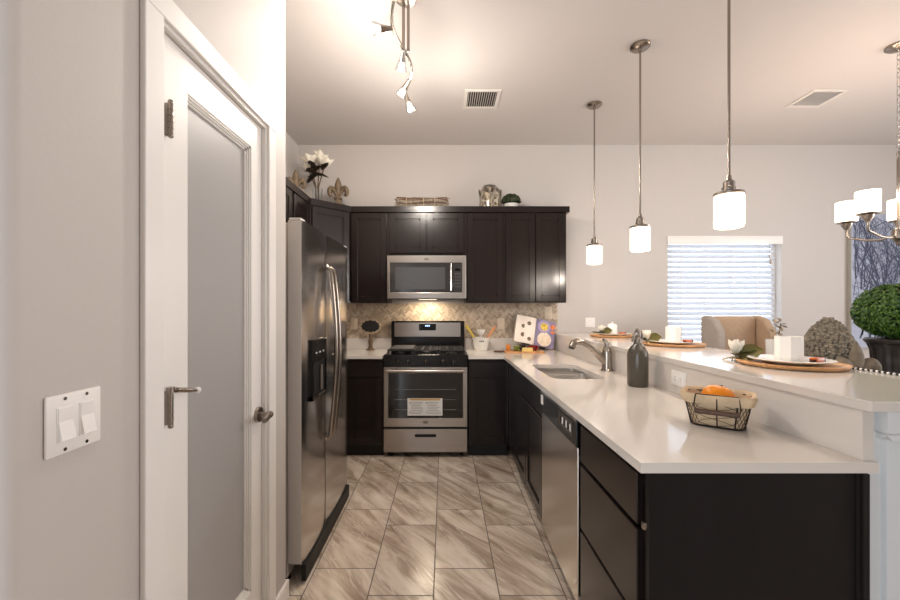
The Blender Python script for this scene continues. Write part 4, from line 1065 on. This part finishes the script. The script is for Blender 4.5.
# cookbook on a stand
BKM = Matrix.Translation((.900, 4.03, CT+.046)) @ Matrix.Rotation(R(5), 4, 'Z') @ Matrix.Rotation(R(12), 4, 'Y') @ Matrix.Rotation(R(-16), 4, 'X')
ck = thing('cookbook', 'open illustrated cookbook with food photos in the counter corner', 'book', (.93, 4.04, CT))
q = MB().box(-.215, .215, .002, .010, .0, .292, .001); MB().add(q, BKM).build('cover', M['cover'], ck, smooth=0)
def page(s_, m_):
    q = MB()
    def f(u, v): return Vector((s_*(.004+u*.204), -.004-.016*math.sin(PI*min(1, u*1.3))*(1-u*.6), .006+v*.28))
    q.patch(f, 10, 2)
    g2 = MB(); g2.add(q, None)
    bmesh.ops.solidify(g2.bm, geom=list(g2.bm.faces), thickness=.003)
    return MB().add(g2, BKM).build('page', m_, ck)
pl_ = page(-1, M['page']); pr_ = page(1, M['lav'])
def disc(parent, nm, u, v, r, m_, s_, lift=.001):
    q = MB(); y = -.004-.016*math.sin(PI*min(1, u*1.3))*(1-u*.6)-.003-lift
    q.lathe([(0, 0), (r, 0), (r, .001), (0, .001)], seg=24, mtx=Matrix.Translation((s_*(.004+u*.204), y, .006+v*.28)) @ Matrix.Rotation(R(90), 4, 'X'))
    return MB().add(q, BKM).build(nm, m_, parent, smooth=0)
for u, v, r in ((.35, .75, .021), (.62, .62, .02), (.60, .30, .022), (.27, .18, .02)): disc(pl_, 'printed_photo', u, v, r, M['photo'], -1)
disc(pr_, 'printed_plate', .38, .74, .066, M['photo'] if False else mat('lilac_plate_print', (168, 152, 186), .5), 1); disc(pr_, 'printed_food', .40, .74, .040, M['food1'], 1, .002)
disc(pr_, 'printed_plate', .46, .27, .074, M['foodw'], 1); disc(pr_, 'printed_food', .50, .30, .036, M['food1'], 1, .002)
disc(pr_, 'printed_food', .86, .80, .026, M['food2'], 1, .001); disc(pr_, 'printed_food', .88, .60, .02, M['food2'], 1, .001)
bs2 = thing('book_stand', 'dark metal stand propping up the open cookbook', 'book stand', (.95, 4.08, CT))
q = MB(); q.box(-.12, .12, -.03, .012, -.008, -.001); q.tube([(-.15, .014, .0), (-.15, .014, .25)], .004, 8); q.tube([(.15, .014, .0), (.15, .014, .25)], .004, 8); q.tube([(-.15, .014, .25), (.15, .014, .25)], .004, 8)
MB().add(q, BKM).build('easel', M['wire'], bs2, smooth=0)

# ------------------------------------------------------------------ pendants over the bar
def pendant_proto():
    t = thing('pendant_lamp', 'x', 'pendant lamp', (0, 0, 0), 'pendant lamps over the bar')
    MB().lathe([(0, 0), (.062, 0), (.062, -.012), (.05, -.022), (.012, -.026), (.012, -.04), (0, -.04)], (0, 0, 0), 32).build('ceiling_canopy', M['nickel'], t)
    MB().cyl((0, 0, -.03), (0, 0, -1.11), .0062, seg=12).build('rod', M['nickel'], t)
    b = MB(); b.lathe([(0, -1.095), (.010, -1.10), (.012, -1.12), (.024, -1.13), (.024, -1.168), (.055, -1.178), (.063, -1.182), (.063, -1.193), (.056, -1.193), (0, -1.190)], (0, 0, 0), 32)
    for i in range(3):
        a = i*2*PI/3; b.ball((.028*math.cos(a), .028*math.sin(a), -1.155), .006, 8, 6)
    b.build('cap', M['nickel'], t)
    MB().lathe([(.045, -1.192), (.059, -1.194), (.060, -1.20), (.060, -1.332), (.057, -1.339), (.048, -1.342), (.0, -1.342)], (0, 0, 0), 36).build('shade', M['shade'], t)
    return t
pp = pendant_proto()
for i, (x, y, lb) in enumerate(((1.325, 1.86, 'opal glass pendant lamp nearest the camera, on longest rod'), (1.28, 2.61, 'middle opal glass pendant lamp hanging over the bar'), (1.263, 3.36, 'opal glass pendant lamp nearest the upper cabinets'))):
    o_ = pp if i == 0 else copy_tree(pp); o_.location = (x, y, CH); o_['label'] = lb
    lamp('pendant_glow', 'POINT', (x, y, CH-1.40), 7, shadow_soft_size=.05)

# ------------------------------------------------------------------ chandelier
chx, chy = 2.965, 2.61
ch = thing('chandelier', 'brushed nickel five-arm chandelier with opal drum shades over dining table', 'chandelier', (chx, chy, CH))
MB().lathe([(0, 0), (.065, 0), (.065, -.012), (.05, -.024), (.014, -.03), (0, -.032)], (chx, chy, CH), 32).build('ceiling_canopy', M['nickel'], ch)
b = MB(); zl = CH-.032
i = 0
while zl > 2.36:
    ring = [(chx+(.009*math.cos(2*PI*j/12) if i % 2 == 0 else 0), chy+(.009*math.cos(2*PI*j/12) if i % 2 else 0), zl-.018+.018*math.sin(2*PI*j/12)) for j in range(12)]
    b.tube(ring, .0022, 6, closed=True); zl -= .029; i += 1
b.build('chain', M['chrome'], ch)
MB().lathe([(0, 2.365), (.008, 2.36), (.009, 2.33), (.006, 2.32), (.0085, 2.31), (.0085, 1.86), (.03, 1.85), (.034, 1.82), (.034, 1.79), (.02, 1.775), (.012, 1.75), (0, 1.742)], (chx, chy, 0), 24).build('column', M['nickel'], ch)
for k_, a in enumerate((190, 117, 40, 330, 262)):
    ca, sa = math.cos(R(a)), math.sin(R(a)); P = lambda r, z: (chx+r*ca, chy+r*sa, z)
    am = MB().tube([P(.03, 1.805), P(.08, 1.792), P(.15, 1.80), P(.21, 1.822), P(.238, 1.83), P(.249, 1.845), P(.25, 1.90)], .0075, 12).build('arm', M['nickel'], ch)
    MB().lathe([(0, 0), (.012, 0), (.03, .03), (.034, .045), (.055, .05), (.057, .056), (0, .056)], P(.25, 1.888), 28).build('cup', M['nickel'], am)
    MB().lathe([(.03, 1.946), (.058, 1.95), (.060, 1.955), (.060, 2.085), (.057, 2.085), (.057, 1.96), (0, 1.958)], P(.25, 0), 32).build('shade', M['shade'], am)
    lamp('chandelier_glow', 'POINT', P(.25, 2.13), 3, shadow_soft_size=.05)

# ------------------------------------------------------------------ track light
tx, ty, tz = -.21, 2.20, 2.745
tl = thing('track_light', 'wavy brushed nickel four-head spotlight rail on kitchen ceiling', 'ceiling light', (tx, ty, CH))
MB().lathe([(0, 0), (.058, 0), (.058, -.018), (.05, -.026), (0, -.028)], (tx, ty, CH), 32).build('ceiling_canopy', M['bronze'] if False else M['nickel'], tl)
b = MB()
for dx in (-.0135, .0135): b.tube([(tx+dx, ty, CH-.02), (tx+dx, ty, tz)], .0085, 12)
b.build('stem', M['nickel'], tl)
def rail(u): return (-.225+.033*math.sin(2*PI*(u*1.15)+3.4), 1.85+u*.80, tz+.004)
MB().tube([rail(i/40) for i in range(41)], .0085, 10).build('rail', M['nickel'], tl)
for u, dx, dy, dz, en in ((.22, -.06, .00, .0, 9), (.42, -.012, .03, -.05, 10), (.78, -.025, .02, -.03, 15), (.985, .02, .01, -.055, 30)):
    p = Vector(rail(u)); d_ = Vector((dx, dy, dz)); e = p+d_; n_ = d_.normalized()
    hd = MB(); hd.cyl(tuple(p), tuple(p+n_*.02), .012); hd.tube([tuple(p), tuple(p+n_*.035), tuple(p+n_*.06)], [.011, .015, .02], 14)
    ho = hd.build('spot_head', M['nickel'], tl)
    zq = n_.to_track_quat('Z', 'Y').to_matrix().to_4x4()
    MB().lathe([(.018, 0), (.026, .02), (.034, .05), (.032, .05), (.024, .02), (.016, .002)], seg=24, mtx=Matrix.Translation(p+n_*.055) @ zq).build('glass_shade', M['glass'], ho)
    MB().ball(tuple(p+n_*.078), .014, 14, 10).build('bulb', M['bulb'], ho)
    lamp('track_glow', 'POINT', tuple(p+n_*.115), en, (1, .91, .81), shadow_soft_size=.03)

# ------------------------------------------------------------------ dining side
dt = thing('dining_table', 'dark wood dining table beyond the bar', 'table', (2.95, 2.55, 0))
TZ = .76
B(2.40, 3.50, 1.85, 3.14, TZ-.035, TZ, bev=.005).build('tabletop', M['tabletop'], dt)
for xx in (2.47, 3.43):
    for yy in (1.92, 3.07): B(xx-.04, xx+.04, yy-.04, yy+.04, 0, TZ-.035, bev=.004).build('leg', M['tabletop'], dt)
b = MB(); b.box(2.47, 3.43, 1.90, 1.925, TZ-.13, TZ-.035); b.box(2.47, 3.43, 3.065, 3.09, TZ-.13, TZ-.035); b.box(2.45, 2.475, 1.92, 3.07, TZ-.13, TZ-.035); b.box(3.425, 3.45, 1.92, 3.07, TZ-.13, TZ-.035); b.build('apron', M['tabletop'], dt, smooth=0)
# topiary urn under the chandelier
ur = thing('boxwood_urn', 'round clipped boxwood in fluted dark urn on dining table', 'potted plant', (2.95, 2.60, TZ))
MB().lathe([(0, 0), (.085, 0), (.085, .02), (.05, .035), (.04, .06), (.07, .09), (.105, .14)], (2.95, 2.60, TZ), 64).build('pedestal', M['urn'], ur)
MB().lathe([(.105, .14), (.118, .18), (.122, .24), (.126, .30), (.142, .345)], (2.95, 2.60, TZ), 120, 20, .035).build('bowl', M['urn'], ur)
MB().lathe([(.136, .338), (.155, .352), (.160, .368), (.154, .376), (.140, .372), (.13, .34), (0, .335)], (2.95, 2.60, TZ), 48).build('rim', M['urn'], ur)
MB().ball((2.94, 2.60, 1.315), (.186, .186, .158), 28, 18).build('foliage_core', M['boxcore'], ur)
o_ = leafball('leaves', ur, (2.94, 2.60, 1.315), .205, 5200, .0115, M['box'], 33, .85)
# pinecone finial
pn = thing('pinecone_finial', 'grey stone pinecone finial on dining table', 'ornament', (2.56, 2.66, TZ))
pc = Vector((2.555, 2.66, TZ))
MB().lathe([(0, 0), (.09, 0), (.09, .025), (.05, .045), (.042, .12), (.06, .17), (.095, .195), (.09, .22), (0, .22)], pc, 36).build('pedestal', M['stone'], pn)
b = MB(); prof = lambda u: .126*math.sin(PI*(.12+.88*(1-u)))**.72 if u < 1 else 0
def pr_r(u): return .125*math.pow(max(0, math.sin(PI*(.30+.70*u))), .72) if u < 1 else 0
b.lathe([(pr_r(i/24)*.95, .215+.30*i/24) for i in range(25)], pc, 36)
nr = 20
for i in range(nr):
    u = (i+.4)/nr; rr_ = pr_r(u); n_ = max(5, int(2*PI*rr_/.028)); zz = pc.z+.215+.30*u
    for j in range(n_):
        a = 2*PI*(j+rnd.uniform(-.35, .35)+.5*(i % 2))/n_; q_ = rnd.uniform(.8, 1.15); b.ball((pc.x+rr_*math.cos(a), pc.y+rr_*math.sin(a), zz+rnd.uniform(-.004, .004)), (.0135*q_, .0135*q_, .0115*q_), 8, 5)
b.build('cone', M['stone'], pn, smooth=80)
b = MB()
for j in range(8): petal(b, (pc.x, pc.y, pc.z+.20), 2*PI*j/8, R(28), .15, .10, .4, 8, 6, .6, -.12)
b.build('leaf_collar', M['stone'], pn, smooth=60)
fleur('fleur_ornament', 'grey stone fleur-de-lis between pinecone finial and urn on dining table', (2.475, 2.40, TZ), .378, R(-8), 'stoned')
# flower sprig on the table in front of the wing chair
fs = thing('flower_sprig', 'pale flower sprig in white cup before the wing chair', 'flower', (2.52, 3.02, TZ))
MB().lathe([(0, 0), (.04, 0), (.05, .06), (.06, .34), (.056, .34), (.045, .06), (0, .01)], (2.50, 3.02, TZ), 24).build('cup', M['white'], fs)
b = MB(); b.tube([(2.50, 3.02, TZ+.02), (2.52, 3.02, TZ+.34), (2.535, 3.01, TZ+.46)], .004, 8); b.build('stem', M['stem'], fs)
b = MB(); r_ = random.Random(5)
for j in range(26): petal(b, (2.50+.022*math.sin(j)+.0012*j, 3.01+r_.uniform(-.02, .02), TZ+.33+.006*j), r_.uniform(0, 6.28), R(r_.uniform(-20, 60)), .04, .028, .4, 4, 4, .6)
b.build('blossoms', M['ribbon'], fs, smooth=60)
# wingback chair
wc = thing('wingback_chair', 'beige wingback dining chair standing before the window', 'chair', (2.66, 3.62, 0))
cx0 = 2.675; yb = 3.66
def yz(poly, x0, x1, b): b.prism(poly, x0, x1, Matrix(((0, 0, 1, 0), (1, 0, 0, 0), (0, 1, 0, 0), (0, 0, 0, 1))))
b = MB(); b.box(cx0-.19, cx0+.19, yb, yb+.09, .40, 1.265, .03, 4); b.build('backrest', M['beige'], wc)
for s_ in (-1, 1):
    b = MB(); x0_ = cx0+s_*.19; x1_ = cx0+s_*.265
    pts = [(yb+.10, 1.262), (yb+.04, 1.270), (yb-.06, 1.235), (yb-.13, 1.14), (yb-.14, 1.0), (yb-.11, .86), (yb-.16, .74), (yb-.44, .66), (yb-.46, .40), (yb+.10, .40)]
    q = MB(); yz(pts, min(x0_, x1_), max(x0_, x1_), q)
    bmesh.ops.bevel(q.bm, geom=list(q.bm.edges), offset=.018, segments=3, profile=.5, affect='EDGES')
    b.add(q); b.build('wing', M['greyf'] if s_ < 0 else M['beige'], wc, smooth=50)
B(cx0-.19, cx0+.19, yb-.46, yb, .36, .52, bev=.03, seg=4).build('seat', M['beige'], wc)
for xx in (-.22, .22):
    for yy in (-.41, .05): MB().tube([(cx0+xx, yb+yy, .40), (cx0+xx, yb+yy, 0)], [.024, .016], 12).build('leg', M['tabletop'], wc)
# canvas picture on the back wall
pc_ = thing('canvas_picture', 'large blue-grey canvas of bare winter branches right of window', 'picture', (4.85, WB, 1.6))
B(4.23, 5.45, WB-.0405, WB-.0385, .93, 2.31).build('painted_canvas', M['canvas'], pc_, smooth=0)
B(4.222, 5.458, WB-.038, WB-.0005, .922, 2.318).build('edge_frame', M['canvedge'], pc_, smooth=0)
b = MB(); r_ = random.Random(12)
def stroke(x, z, ang, ln, wd, dep):
    n = 5; px, pz = x, z
    for i in range(n):
        a2 = ang+r_.uniform(-.16, .16); qx, qz = px+math.sin(a2)*ln/n, pz+math.cos(a2)*ln/n
        w0 = wd*(1-.8*i/n); w1 = wd*(1-.8*(i+1)/n)
        if not (4.232 < min(px, qx) and max(px, qx) < 5.448 and .932 < min(pz, qz) and max(pz, qz) < 2.308): return
        nx, nz = math.cos(a2), -math.sin(a2)
        y = WB-.041-dep*.00012-.0001*i/n
        b.quad((px-nx*w0, y, pz-nz*w0), (px+nx*w0, y, pz+nz*w0), (qx+nx*w1, y, qz+nz*w1), (qx-nx*w1, y, qz-nz*w1))
        if dep < 3:
            if r_.random() < (.75, .6, .4)[dep]: stroke(qx, qz, a2+r_.choice((-1, 1))*r_.uniform(.25, .75), ln*r_.uniform(.35, .6), wd*.5, dep+1)
        px, pz, ang = qx, qz, a2
for i in range(96): stroke(4.25+i*.0123+r_.uniform(-.02, .02), r_.uniform(.94, 1.75), r_.uniform(-.45, .45), r_.uniform(.5, .95), r_.uniform(.004, .010), 0)
b.build('painted_branches', mat('slate_paint', (70, 76, 98), .7), pc_, smooth=0, normals=False)
